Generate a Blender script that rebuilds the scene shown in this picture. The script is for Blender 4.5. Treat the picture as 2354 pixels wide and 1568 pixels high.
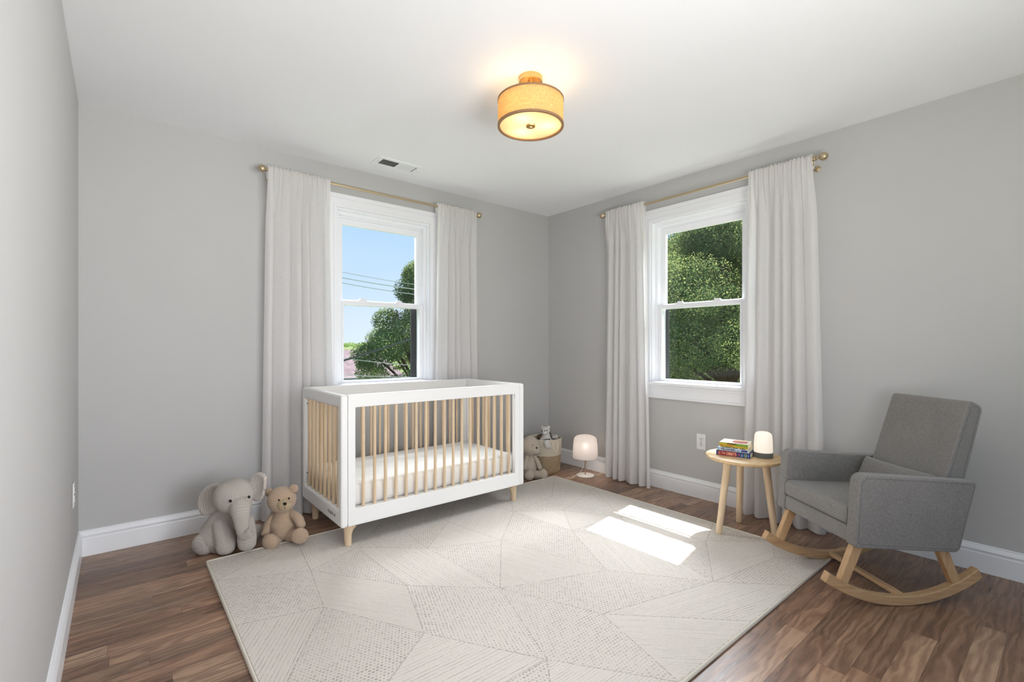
import bpy, bmesh, math, random
from math import pi, sin, cos, radians, sqrt
from mathutils import Vector, Matrix, noise, geometry
import numpy as np

random.seed(7); np.random.seed(7)
for o in list(bpy.data.objects): bpy.data.objects.remove(o)
sc = bpy.context.scene
COL = sc.collection

# ------------------------------------------------------------------ camera
cam_d = bpy.data.cameras.new('camera'); cam = bpy.data.objects.new('camera', cam_d); COL.objects.link(cam)
cam.location = (-3.340, -3.445, 1.132)
cam.rotation_euler = (radians(90), 0, -math.atan2(0.6388, 0.7694))
cam_d.sensor_width = 36.0; cam_d.lens = 36.0 * 1090 / 2354
cam_d.shift_y = 12 / 2354
cam_d.clip_start = 0.02; cam_d.clip_end = 500
sc.camera = cam

# ------------------------------------------------------------------ colour management
vs = sc.view_settings
vs.view_transform = 'Standard'; vs.look = 'None'; vs.gamma = 1.0; vs.use_curve_mapping = False
vs.exposure = 0.14

# ------------------------------------------------------------------ world (clear summer sky)
w = bpy.data.worlds.new('sky'); sc.world = w; w.use_nodes = True
nt = w.node_tree; nt.nodes.clear()
tc = nt.nodes.new('ShaderNodeTexCoord'); sep = nt.nodes.new('ShaderNodeSeparateXYZ')
rp = nt.nodes.new('ShaderNodeValToRGB'); bg = nt.nodes.new('ShaderNodeBackground'); wo = nt.nodes.new('ShaderNodeOutputWorld')
nt.links.new(tc.outputs['Generated'], sep.inputs[0]); nt.links.new(sep.outputs['Z'], rp.inputs[0])
nt.links.new(rp.outputs[0], bg.inputs[0]); nt.links.new(bg.outputs[0], wo.inputs[0])
cr = rp.color_ramp
cr.elements[0].position = 0.0; cr.elements[0].color = (0.80, 0.90, 1.0, 1)
cr.elements[1].position = 0.24; cr.elements[1].color = (0.47, 0.70, 1.0, 1)
e = cr.elements.new(0.6); e.color = (0.30, 0.52, 0.92, 1)
bg.inputs[1].default_value = 1.0

def lamp(name, kind, loc, energy, color=(1, 1, 1), target=None, **kw):
    d = bpy.data.lights.new(name, kind); d.energy = energy; d.color = color
    for k, v in kw.items(): setattr(d, k, v)
    o = bpy.data.objects.new(name, d); COL.objects.link(o); o.location = loc
    if target is not None:
        o.rotation_euler = (Vector(target) - Vector(loc)).to_track_quat('-Z', 'Y').to_euler()
    return o
# sun falling through the right-hand window
SUN = Vector((-0.62, -0.115, -1.0))
lamp('sun', 'SUN', (6, 2, 12), 14.0, (1.0, 0.97, 0.92), (6 + SUN.x, 2 + SUN.y, 12 + SUN.z), angle=radians(0.6))
# skylight pouring down onto both windows from outside
lamp('skylight_window_right', 'AREA', (2.9, -1.58, 4.3), 730, (0.94, 0.955, 1.0), (0, -1.58, 1.45), shape='RECTANGLE', size=3.6, size_y=1.9)
lamp('skylight_window_back', 'AREA', (-1.75, 2.9, 4.3), 730, (0.94, 0.955, 1.0), (-1.75, 0, 1.45), shape='RECTANGLE', size=3.6, size_y=1.9)
lamp('rear_fill_lamp', 'AREA', (-1.2, -5.45, 1.35), 32, (0.96, 0.97, 1.0), (-3.5, -3.1, 1.45), shape='RECTANGLE', size=1.2, size_y=1.8, spread=radians(84))  # added fill lamp behind the camera, shining through an invented opening

lamp('ceiling_fill_lamp', 'AREA', (-2.55, -4.1, .9), 25, (0.985, 0.98, 1.0), (-1.9, -2.1, 2.44), shape='RECTANGLE', size=1.1, size_y=.9, spread=radians(130))  # unseen fill lamp added behind the camera to brighten the ceiling

# ------------------------------------------------------------------ node helper
class N:
    def __init__(s, name):
        s.m = bpy.data.materials.new(name); s.m.use_nodes = True
        s.t = s.m.node_tree; s.t.nodes.clear()
        s.out = s.t.nodes.new('ShaderNodeOutputMaterial')
    def n(s, typ, **kw):
        x = s.t.nodes.new(typ)
        for k, v in kw.items(): setattr(x, k, v)
        return x
    def set(s, sock, v):
        if hasattr(v, 'is_output') or isinstance(v, bpy.types.NodeSocket): s.t.links.new(v, sock)
        elif v is not None:
            if isinstance(v, (tuple, list)) and len(v) == 3 and sock.type == 'RGBA': v = (*v, 1)
            sock.default_value = v
    def math(s, op, a, b=None, c=None):
        x = s.n('ShaderNodeMath', operation=op)
        s.set(x.inputs[0], a)
        if b is not None: s.set(x.inputs[1], b)
        if c is not None: s.set(x.inputs[2], c)
        return x.outputs[0]
    def coord(s, k='Object'): return s.n('ShaderNodeTexCoord').outputs[k]
    def sep(s, v):
        x = s.n('ShaderNodeSeparateXYZ'); s.set(x.inputs[0], v); return x.outputs
    def comb(s, a, b, c=0.0):
        x = s.n('ShaderNodeCombineXYZ'); s.set(x.inputs[0], a); s.set(x.inputs[1], b); s.set(x.inputs[2], c); return x.outputs[0]
    def mapping(s, v, scale=(1, 1, 1), loc=(0, 0, 0), rot=(0, 0, 0)):
        x = s.n('ShaderNodeMapping'); s.set(x.inputs[0], v)
        x.inputs['Scale'].default_value = scale; x.inputs['Location'].default_value = loc; x.inputs['Rotation'].default_value = rot
        return x.outputs[0]
    def noise(s, v, scale=5, detail=3, rough=.5, dist=0., out=0):
        x = s.n('ShaderNodeTexNoise'); s.set(x.inputs['Vector'], v); s.set(x.inputs['Scale'], scale)
        x.inputs['Detail'].default_value = detail; x.inputs['Roughness'].default_value = rough; x.inputs['Distortion'].default_value = dist
        return x.outputs[out]
    def white(s, v, dims='3D'):
        x = s.n('ShaderNodeTexWhiteNoise', noise_dimensions=dims)
        s.set(x.inputs['W' if dims == '1D' else 'Vector'], v); return x.outputs['Value']
    def voronoi(s, v, scale=5, feature='F1', out='Distance'):
        x = s.n('ShaderNodeTexVoronoi', feature=feature); s.set(x.inputs['Vector'], v); s.set(x.inputs['Scale'], scale); return x.outputs[out]
    def ramp(s, f, stops):
        x = s.n('ShaderNodeValToRGB'); s.set(x.inputs[0], f); r = x.color_ramp
        r.elements[0].position, r.elements[0].color = stops[0][0], (*stops[0][1], 1)
        r.elements[1].position, r.elements[1].color = stops[-1][0], (*stops[-1][1], 1)
        for p, c in stops[1:-1]:
            q = r.elements.new(p); q.color = (*c, 1)
        return x.outputs[0]
    def mix(s, f, a, b, mode='MIX'):
        x = s.n('ShaderNodeMix', data_type='RGBA', blend_type=mode)
        s.set(x.inputs[0], f); s.set(x.inputs[6], a); s.set(x.inputs[7], b); return x.outputs[2]
    def maprange(s, v, a, b, c, d):
        x = s.n('ShaderNodeMapRange'); s.set(x.inputs[0], v)
        for i, q in enumerate((a, b, c, d)): s.set(x.inputs[i + 1], q)
        return x.outputs[0]
    def bump(s, h, strength=.3, dist=.01):
        x = s.n('ShaderNodeBump'); s.set(x.inputs['Height'], h); x.inputs['Strength'].default_value = strength; x.inputs['Distance'].default_value = dist
        return x.outputs[0]
    def bsdf(s, color, rough=.5, normal=None, metallic=0., spec=.5, **kw):
        x = s.n('ShaderNodeBsdfPrincipled'); s.set(x.inputs['Base Color'], color); s.set(x.inputs['Roughness'], rough)
        s.set(x.inputs['Metallic'], metallic); s.set(x.inputs['Specular IOR Level'], spec)
        if normal is not None: s.set(x.inputs['Normal'], normal)
        for k, v in kw.items(): s.set(x.inputs[k], v)
        return x.outputs[0]
    def done(s, sh): s.t.links.new(sh, s.out.inputs[0]); return s.m

def srgb(r, g, b):
    f = lambda c: ((c / 255 + .055) / 1.055) ** 2.4 if c > 10 else c / 255 / 12.92
    return (f(r), f(g), f(b))

def paint(name, col, rough=.5, bumps=.05, scale=220, spec=.4):
    k = N(name); c = k.coord()
    n = k.noise(c, scale, 2)
    big = k.noise(c, 1.3, 2)
    cc = k.mix(k.maprange(big, .3, .7, 0, 1), tuple(x * .985 for x in col), tuple(min(1, x * 1.015) for x in col))
    return k.done(k.bsdf(cc, rough, k.bump(n, bumps, .002), spec=spec))

def wood(name, light, dark, axis='Z', rough=.45, scale=1.0, streak=1.0):
    """fine-grained pale wood, the grain runs along the given axis"""
    k = N(name); c = k.coord()
    st = {'X': (1.2, 16, 16), 'Y': (16, 1.2, 16), 'Z': (16, 16, 1.2)}[axis]
    m = k.mapping(c, tuple(q * scale for q in st))
    n1 = k.noise(m, 3.2, 6, .6, .6)
    m2 = k.mapping(c, tuple(q * scale * 5 for q in st))
    n2 = k.noise(m2, 4, 3, .6)
    f = k.math('ADD', k.math('MULTIPLY', n1, .75), k.math('MULTIPLY', n2, .25))
    f = k.maprange(f, .5 - .18 * streak, .5 + .18 * streak, 0, 1)
    col = k.mix(f, light, dark)
    return k.done(k.bsdf(col, rough, k.bump(n2, .06, .002), spec=.35))

def fabric(name, c1, c2, scale=900, rough=.95, bumps=.35, melange=1.0):
    k = N(name); c = k.coord(); x, y, z = k.sep(c)
    a = k.noise(k.mapping(c, (scale, scale * .12, scale)), 1, 2, .6)
    b = k.noise(k.mapping(c, (scale * .12, scale, scale)), 1, 2, .6)
    d = k.noise(k.mapping(c, (scale, scale, scale * .12)), 1, 2, .6)
    f = k.math('MULTIPLY', k.math('ADD', k.math('ADD', a, b), d), .3333)
    big = k.noise(c, 6, 3)
    g = k.math('ADD', k.maprange(f, .40, .60, 0, 1), k.maprange(big, .3, .7, -.08 * melange, .08 * melange))
    col = k.mix(g, c1, c2)
    return k.done(k.bsdf(col, rough, k.bump(f, bumps, .002), spec=.15, **{'Sheen Weight': .25, 'Sheen Roughness': .5}))

def plain(name, col, rough=.5, metallic=0., spec=.5, **kw):
    k = N(name); c = k.coord(); n = k.noise(c, 60, 2)
    r = k.maprange(n, .3, .7, max(0, rough - .04), min(1, rough + .04))
    return k.done(k.bsdf(col, r, metallic=metallic, spec=spec, **kw))

def glow(name, col, strength, base=(.8, .8, .8), rough=.4):
    k = N(name)
    return k.done(k.bsdf(base, rough, **{'Emission Color': col, 'Emission Strength': strength}))

M = {}
M['wall'] = paint('grey wall paint', srgb(195, 194, 193), .72, .04, 260, .25)
M['ceil'] = paint('white ceiling paint', srgb(244, 245, 247), .85, .03, 200, .2)
M['trim'] = paint('white gloss trim paint', srgb(243, 244, 247), .32, .02, 60, .5)
M['white'] = paint('white lacquer', srgb(243, 242, 240), .42, .02, 60, .4)
M['vinyl'] = paint('white vinyl', srgb(245, 246, 249), .35, .01, 60, .5)
M['brass'] = paint('brushed brass', srgb(200, 182, 152), .34, 0., 60)
M['brass'].node_tree.nodes['Principled BSDF'].inputs['Metallic'].default_value = 1.0
M['gold'] = plain('satin gold', srgb(224, 188, 128), .3, 1.0)
M['black'] = plain('black plastic', (.008, .008, .009), .2)
M['darkframe'] = plain('dark screen frame', (.02, .02, .022), .5)
M['birch'] = wood('pale ash wood', srgb(234, 211, 180), srgb(212, 185, 150), 'Z', .42)
M['table'] = wood('ash table wood', srgb(226, 196, 154), srgb(205, 171, 124), 'X', .4, .8, .8)
M['oak'] = wood('oiled oak', srgb(206, 172, 132), srgb(172, 134, 96), 'X', .42, 1.3)
M['oakleg'] = wood('oiled oak uprights', srgb(210, 176, 136), srgb(178, 140, 100), 'Z', .42, 1.3)
M['upholstery'] = fabric('heather grey upholstery', srgb(112, 109, 107), srgb(148, 144, 141), 640, .95, .3)
M['piping'] = fabric('grey seam thread', srgb(92, 90, 88), srgb(118, 116, 114), 500)
M['sheet'] = fabric('white crib sheet', srgb(236, 233, 229), srgb(246, 244, 241), 500, .9, .12)
M['outlet'] = plain('white outlet plastic', srgb(240, 240, 238), .3)
M['grey_rubber'] = plain('grey plastic', srgb(120, 120, 120), .6)
M['cream'] = fabric('cream rope', srgb(222, 212, 196), srgb(238, 230, 216), 600, .95, .3)
M['lampwhite'] = plain('warm white enamel', srgb(232, 226, 218), .35)
M['page'] = plain('book pages', srgb(236, 226, 200), .9)

def mat_curtain():
    k = N('sheer linen'); c = k.coord(); x, y, z = k.sep(c)
    a = k.noise(k.mapping(c, (900, 900, 60)), 1, 2, .6); b = k.noise(k.mapping(c, (40, 40, 900)), 1, 2, .6)
    f = k.math('MULTIPLY', k.math('ADD', a, b), .5)
    col = k.mix(k.maprange(f, .4, .6, 0, 1), srgb(240, 236, 235), srgb(252, 250, 250))
    nb = k.bump(f, .25, .001)
    d = k.n('ShaderNodeBsdfDiffuse'); k.set(d.inputs[0], col); k.set(d.inputs['Normal'], nb)
    t = k.n('ShaderNodeBsdfTranslucent'); k.set(t.inputs[0], srgb(248, 247, 246)); k.set(t.inputs['Normal'], nb)
    mx = k.n('ShaderNodeMixShader'); mx.inputs[0].default_value = .5
    k.t.links.new(d.outputs[0], mx.inputs[1]); k.t.links.new(t.outputs[0], mx.inputs[2])
    return k.done(mx.outputs[0])
M['curtain'] = mat_curtain()

def mat_glass():
    k = N('window glass')
    t = k.n('ShaderNodeBsdfTransparent'); t.inputs[0].default_value = (.97, .985, .98, 1)
    g = k.n('ShaderNodeBsdfGlossy'); g.inputs['Roughness'].default_value = .02
    lw = k.n('ShaderNodeLayerWeight'); lw.inputs[0].default_value = .5
    fac = k.math('ADD', k.math('MULTIPLY', k.math('POWER', lw.outputs['Facing'], 5.), .6), .03)
    mx = k.n('ShaderNodeMixShader'); k.t.links.new(fac, mx.inputs[0])
    k.t.links.new(t.outputs[0], mx.inputs[1]); k.t.links.new(g.outputs[0], mx.inputs[2])
    return k.done(mx.outputs[0])
M['glass'] = mat_glass()

def mat_shade(name, col, transl, transp=0., weave=False, see=(1, 1, 1)):
    """light passes softly through it"""
    k = N(name); c = k.coord('UV')
    base = col
    if weave:
        a = k.noise(k.mapping(c, (260, 10, 1)), 1, 2, .6); b = k.noise(k.mapping(c, (14, 90, 1)), 1, 2, .6)
        f = k.maprange(k.math('MULTIPLY', k.math('ADD', a, b), .5), .38, .62, 0, 1)
        base = k.mix(f, tuple(q * .72 for q in col), tuple(min(1, q * 1.1) for q in col))
    d = k.n('ShaderNodeBsdfDiffuse'); k.set(d.inputs[0], base)
    t = k.n('ShaderNodeBsdfTranslucent'); k.set(t.inputs[0], base)
    mx = k.n('ShaderNodeMixShader'); mx.inputs[0].default_value = transl
    k.t.links.new(d.outputs[0], mx.inputs[1]); k.t.links.new(t.outputs[0], mx.inputs[2])
    sh = mx.outputs[0]
    if transp:
        tp = k.n('ShaderNodeBsdfTransparent'); tp.inputs[0].default_value = (*see, 1)
        m2 = k.n('ShaderNodeMixShader'); m2.inputs[0].default_value = transp
        k.t.links.new(sh, m2.inputs[1]); k.t.links.new(tp.outputs[0], m2.inputs[2]); sh = m2.outputs[0]
    return k.done(sh)

def mat_floor():
    k = N('walnut toned oak planks'); c = k.coord(); x, y, z = k.sep(c)
    PW = .0835
    r = k.math('DIVIDE', k.math('ADD', y, 10.02), PW); row = k.math('FLOOR', r); fr = k.math('FRACT', r)
    off = k.math('MULTIPLY', k.white(k.math('ADD', row, .37), '1D'), 3.1)
    ln = k.math('ADD', k.math('MULTIPLY', k.white(k.math('ADD', row, 7.7), '1D'), .8), .7)
    q = k.math('DIVIDE', k.math('ADD', k.math('ADD', x, 20.), off), ln); pl = k.math('FLOOR', q); fq = k.math('FRACT', q)
    idv = k.comb(row, pl, .5)
    h1 = k.white(idv); h2 = k.white(k.comb(row, pl, 9.3)); 
    # grain space: stretched along x, shifted per plank
    gx = k.math('ADD', x, k.math('MULTIPLY', h1, 37.)); gy = k.math('ADD', y, k.math('MULTIPLY', h2, 11.))
    g = k.comb(gx, gy, 0)
    warp = k.noise(k.mapping(g, (1.6, 7, 1)), 1.4, 3, .5)
    rings = k.math('ADD', k.math('MULTIPLY', gy, 26.), k.math('MULTIPLY', warp, 6.5))
    rg = k.math('ADD', k.math('MULTIPLY', k.math('SINE', k.math('MULTIPLY', rings, 6.283)), .5), .5)
    fine = k.noise(k.mapping(g, (5, 110, 1)), 1, 4, .6)
    med = k.noise(k.mapping(g, (.85, 15, 1)), 1, 3, .5, .35)
    f = k.math('ADD', k.math('ADD', k.math('MULTIPLY', med, .58), k.math('MULTIPLY', fine, .20)), k.math('MULTIPLY', rg, .22))
    f = k.math('ADD', f, k.maprange(h1, 0, 1, -.17, .17))
    col = k.ramp(f, [(.18, srgb(96, 74, 60)), (.42, srgb(130, 102, 82)), (.58, srgb(150, 120, 98)), (.86, srgb(190, 160, 132))])
    hue = k.mix(k.maprange(h2, 0, 1, 0, .45), (1, 1, 1), srgb(246, 214, 204), 'MULTIPLY')
    col = k.mix(1.0, col, k.mix(k.maprange(h2, 0, 1, 0, .6), (1, 1, 1), srgb(245, 222, 214)), 'MULTIPLY')
    e1 = k.math('LESS_THAN', k.math('MINIMUM', fr, k.math('SUBTRACT', 1., fr)), .010)
    e2 = k.math('LESS_THAN', k.math('MULTIPLY', k.math('MINIMUM', fq, k.math('SUBTRACT', 1., fq)), ln), .0009)
    gap = k.math('MAXIMUM', e1, e2)
    col = k.mix(k.math('MULTIPLY', gap, .55), col, srgb(50, 34, 26))
    h = k.math('SUBTRACT', k.math('MULTIPLY', fine, .25), gap)
    rough = k.maprange(fine, .3, .7, .24, .36)
    return k.done(k.bsdf(col, rough, k.bump(h, .10, .0015), spec=.45))
M['floor'] = mat_floor()

def mat_rug():
    k = N('patchwork woven rug'); c = k.coord(); x, y, z = k.sep(c)
    def at(nm):
        a = k.n('ShaderNodeAttribute', attribute_name=nm); return a.outputs['Fac']
    kind, ca, sa, tone, freq = at('kind'), at('dirc'), at('dirs'), at('tone'), at('freq')
    wob = k.math('MULTIPLY', k.math('SUBTRACT', k.noise(c, 14, 3), .5), .006)
    u = k.math('ADD', k.math('SUBTRACT', k.math('MULTIPLY', y, ca), k.math('MULTIPLY', x, sa)), wob)   # across the lines
    v = k.math('ADD', k.math('MULTIPLY', x, ca), k.math('MULTIPLY', y, sa))
    # lines
    lu = k.math('MULTIPLY', u, freq); lf = k.math('ABSOLUTE', k.math('SUBTRACT', k.math('FRACT', lu), .5))
    row = k.math('FLOOR', lu)
    ls = k.maprange(lf, .0, .13, 1, 0)
    brk = k.noise(k.comb(k.math('MULTIPLY', v, 26.), k.math('MULTIPLY', row, 3.7), 0), 1, 3, .6)
    brk2 = k.noise(k.comb(k.math('MULTIPLY', v, 2.2), k.math('MULTIPLY', row, .8), 3), 1, 2, .5)
    line = k.math('MULTIPLY', ls, k.math('MULTIPLY', k.maprange(brk, .40, .58, .25, 1), k.maprange(brk2, .35, .62, .15, 1)))
    # dots on a staggered grid turned with the patch
    D = 74.0
    du = k.math('MULTIPLY', k.math('ADD', u, 0), D); drow = k.math('FLOOR', du)
    dv = k.math('ADD', k.math('MULTIPLY', v, D * .92), k.math('MULTIPLY', k.math('MODULO', drow, 2.), .5))
    rnd = k.white(k.comb(drow, k.math('FLOOR', dv), 1))
    a1 = k.math('SUBTRACT', k.math('FRACT', du), .5); a2 = k.math('SUBTRACT', k.math('FRACT', dv), .5)
    dist = k.math('SQRT', k.math('ADD', k.math('MULTIPLY', k.math('MULTIPLY', a1, a1), 1.15), k.math('MULTIPLY', a2, a2)))
    rad = k.math('ADD', k.math('MULTIPLY', rnd, .12), .23)
    ds = k.maprange(k.math('SUBTRACT', dist, rad), -.10, .08, 1, 0)
    big = k.noise(c, 2.2, 3)
    dots = k.math('MULTIPLY', ds, k.math('MULTIPLY', k.maprange(rnd, 0, 1, .45, 1), k.maprange(big, .3, .7, .45, 1)))
    isl = k.math('LESS_THAN', kind, .5)
    isd = k.math('MULTIPLY', k.math('GREATER_THAN', kind, .5), k.math('LESS_THAN', kind, 1.5))
    ise = k.math('GREATER_THAN', kind, 1.5)
    edge = k.math('MULTIPLY', ise, k.maprange(k.noise(c, 95, 2), .42, .56, .1, .9))
    pat = k.math('ADD', k.math('ADD', k.math('MULTIPLY', isl, line), k.math('MULTIPLY', isd, dots)), edge)
    tuft = k.noise(c, 420, 3, .7)
    base = k.mix(k.maprange(k.math('ADD', k.math('MULTIPLY', tuft, .92), k.math('MULTIPLY', tone, .08)), .30, .70, 0, 1), srgb(202, 193, 184), srgb(232, 225, 217))
    col = k.mix(k.math('MULTIPLY', pat, .74), base, srgb(134, 126, 114))
    h = k.math('SUBTRACT', k.math('MULTIPLY', tuft, .6), pat)
    return k.done(k.bsdf(col, .97, k.bump(h, .55, .004), spec=.08, **{'Sheen Weight': .15}))
M['rug'] = mat_rug()
M['binding'] = fabric('cream rug binding', srgb(206, 198, 182), srgb(228, 221, 207), 700)

def mat_knit(name, c1, c2, strength=.9):
    """ribbed knitting: V stitches in columns, UV counted in ribs and stitches"""
    k = N(name); uv = k.coord('UV'); u, v, _ = k.sep(uv)
    fu = k.math('FRACT', u); a = k.math('ABSOLUTE', k.math('SUBTRACT', fu, .5))       # 0 centre .5 groove
    vv = k.math('ADD', v, k.math('MULTIPLY', a, 1.3)); fv = k.math('FRACT', vv)
    st = k.math('ABSOLUTE', k.math('SUBTRACT', fv, .5))
    groove = k.maprange(a, .30, .5, 1, 0); st_h = k.maprange(st, .0, .5, 1, .55)
    mid = k.maprange(a, 0, .12, .75, 1)
    h = k.math('MULTIPLY', k.math('MULTIPLY', groove, st_h), mid)
    fuzz = k.noise(k.coord(), 500, 3, .7)
    hh = k.math('ADD', k.math('MULTIPLY', h, .85), k.math('MULTIPLY', fuzz, .15))
    col = k.mix(hh, c1, c2)
    return k.done(k.bsdf(col, .95, k.bump(hh, strength, .006), spec=.1, **{'Sheen Weight': .3}))
M['knit'] = mat_knit('grey beige rib knit', srgb(150, 140, 133), srgb(232, 222, 212), .7)

def mat_crochet(name, c1, c2, scale=170, strength=.8):
    k = N(name); c = k.coord()
    d = k.voronoi(c, scale); fuzz = k.noise(c, 600, 3, .7)
    h = k.math('ADD', k.maprange(d, .0, .75, 1, 0), k.math('MULTIPLY', fuzz, .3))
    col = k.mix(k.maprange(h, .25, 1.1, 0, 1), c1, c2)
    return k.done(k.bsdf(col, .95, k.bump(h, strength, .004), spec=.1, **{'Sheen Weight': .3}))
M['bear'] = mat_crochet('tan boucle', srgb(186, 160, 136), srgb(210, 186, 162), 300, .5)
M['muzzle'] = mat_crochet('cream boucle', srgb(176, 154, 122), srgb(224, 204, 170), 230, .5)
M['doll'] = mat_crochet('oatmeal boucle', srgb(190, 176, 160), srgb(214, 202, 188), 320, .5)
M['whiteplush'] = mat_crochet('off white plush', srgb(214, 210, 205), srgb(238, 235, 231), 320, .5)
M['brownplush'] = mat_crochet('brown plush', srgb(104, 86, 70), srgb(128, 108, 90), 320, .5)
M['greyplush'] = mat_crochet('dark grey plush', srgb(96, 92, 90), srgb(120, 116, 113), 320, .5)

def mat_coil(name, c1, c2, pitch, twist=False):
    k = N(name); c = k.coord(); x, y, z = k.sep(c)
    ang = k.math('MULTIPLY', k.math('ARCTAN2', y, x), 15.0)
    if twist:
        zz = k.math('DIVIDE', z, pitch); row = k.math('FLOOR', zz)
        s1 = k.math('SINE', k.math('ADD', k.math('MULTIPLY', ang, 3.4), k.math('MULTIPLY', k.math('MULTIPLY', k.math('FRACT', zz), 5.0), k.math('SUBTRACT', k.math('MULTIPLY', k.math('MODULO', row, 2.), 2.), 1.))))
        r = k.math('ABSOLUTE', k.math('SUBTRACT', k.math('FRACT', zz), .5))
        h = k.math('MULTIPLY', k.maprange(r, .25, .5, 1, .2), k.maprange(s1, -1, .6, .0, 1))
        n = k.noise(c, 60, 3)
        h = k.math('ADD', h, k.maprange(n, .35, .65, -.15, .15))
    else:
        r = k.math('ABSOLUTE', k.math('SUBTRACT', k.math('FRACT', k.math('DIVIDE', z, pitch)), .5))
        h = k.maprange(r, .2, .5, 1, .1)
    col = k.mix(h, c1, c2)
    return k.done(k.bsdf(col, .95, k.bump(h, .7, .004), spec=.1))
M['coil'] = mat_coil('cream coiled rope', srgb(196, 184, 164), srgb(230, 220, 203), .0075)
M['braid'] = mat_coil('tan braided jute', srgb(150, 126, 98), srgb(208, 186, 156), .0085, True)

def mat_leaf(name, c1, c2, c3):
    k = N(name)
    a = k.n('ShaderNodeAttribute', attribute_name='tone').outputs['Fac']
    col = k.ramp(a, [(0, c1), (.55, c2), (1, c3)])
    d = k.n('ShaderNodeBsdfDiffuse'); k.set(d.inputs[0], col)
    t = k.n('ShaderNodeBsdfTranslucent'); k.set(t.inputs[0], k.mix(.5, col, c3))
    mx = k.n('ShaderNodeMixShader'); mx.inputs[0].default_value = .4
    k.t.links.new(d.outputs[0], mx.inputs[1]); k.t.links.new(t.outputs[0], mx.inputs[2])
    return k.done(mx.outputs[0])
M['leaf'] = mat_leaf('maple leaves', srgb(46, 80, 58), srgb(84, 120, 80), srgb(190, 194, 122))
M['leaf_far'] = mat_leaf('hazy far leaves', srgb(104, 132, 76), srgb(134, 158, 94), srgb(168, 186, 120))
M['bark'] = wood('bark', srgb(98, 84, 70), srgb(52, 42, 34), 'Z', .95, .3)
def mat_grass():
    k = N('lawn'); c = k.coord(); n = k.noise(c, 1.5, 5, .7); n2 = k.noise(c, 14, 3, .7)
    f = k.math('ADD', k.math('MULTIPLY', n, .6), k.math('MULTIPLY', n2, .4))
    return k.done(k.bsdf(k.ramp(f, [(.3, srgb(58, 74, 38)), (.5, srgb(98, 112, 60)), (.7, srgb(150, 152, 96))]), .95))
M['grass'] = mat_grass()
def mat_shingle():
    k = N('rosy asphalt shingles'); c = k.coord('UV'); x, y, z = k.sep(c)
    row = k.math('FLOOR', k.math('MULTIPLY', y, 7.)); fy = k.math('FRACT', k.math('MULTIPLY', y, 7.))
    cx = k.math('ADD', k.math('MULTIPLY', x, 5.), k.math('MULTIPLY', k.math('MODULO', row, 2.), .5))
    h = k.white(k.comb(row, k.math('FLOOR', cx), 0)); n = k.noise(c, 30, 3)
    f = k.math('ADD', k.math('MULTIPLY', h, .6), k.math('MULTIPLY', n, .4))
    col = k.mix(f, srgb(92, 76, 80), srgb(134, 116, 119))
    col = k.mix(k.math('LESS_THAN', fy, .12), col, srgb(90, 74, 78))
    return k.done(k.bsdf(col, .95))
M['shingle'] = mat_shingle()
M['brickred'] = plain('red brown siding', srgb(104, 66, 64), .8)
M['gutter'] = plain('grey gutter', srgb(150, 148, 152), .5)
M['cable_dark'] = plain('dark cable', srgb(70, 72, 78), .6)
M['cable_light'] = plain('pale cable', srgb(178, 180, 178), .5)

# ------------------------------------------------------------------ mesh helpers
def tag(o, label=None, cat=None, group=None, kind=None):
    if label: o['label'] = label
    if cat: o['category'] = cat
    if group: o['group'] = group
    if kind: o['kind'] = kind
    return o

def link(name, me, parent=None, loc=(0, 0, 0), rot=(0, 0, 0)):
    o = bpy.data.objects.new(name, me); COL.objects.link(o)
    o.location = loc; o.rotation_euler = rot
    if parent is not None: o.parent = parent
    return o

def finish(name, bm, mat, parent=None, loc=(0, 0, 0), rot=(0, 0, 0), smooth=35, bevel=0., segs=2, sub=0):
    me = bpy.data.meshes.new(name)
    bmesh.ops.recalc_face_normals(bm, faces=bm.faces)
    bm.to_mesh(me); bm.free()
    mats = mat if isinstance(mat, (list, tuple)) else [mat]
    for m_ in mats: me.materials.append(m_)
    if smooth:
        me.shade_smooth(); me.set_sharp_from_angle(angle=radians(smooth))
    o = link(name, me, parent, loc, rot)
    if bevel:
        b = o.modifiers.new('bevel', 'BEVEL'); b.width = bevel; b.segments = segs; b.limit_method = 'ANGLE'; b.angle_limit = radians(40)
        b.harden_normals = True
    if sub:
        s_ = o.modifiers.new('subsurf', 'SUBSURF'); s_.levels = sub; s_.render_levels = sub
    return o

def empty(name, loc, rotz=0.):
    o = bpy.data.objects.new(name, None); COL.objects.link(o); o.location = loc; o.rotation_euler = (0, 0, rotz)
    o.empty_display_size = .1
    return o

def nb(): 
    b = bmesh.new(); b.loops.layers.uv.new('UVMap'); return b

def box(bm, x0, x1, y0, y1, z0, z1, mi=0, mat=None):
    vs_ = [bm.verts.new(((x0, x1)[i], (y0, y1)[j], (z0, z1)[k])) for i in (0, 1) for j in (0, 1) for k in (0, 1)]
    if mat is not None:
        for v_ in vs_: v_.co = mat @ v_.co
    for f in ((0, 1, 3, 2), (4, 6, 7, 5), (0, 4, 5, 1), (2, 3, 7, 6), (0, 2, 6, 4), (1, 5, 7, 3)):
        fc = bm.faces.new([vs_[i] for i in f]); fc.material_index = mi
    return vs_

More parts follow.
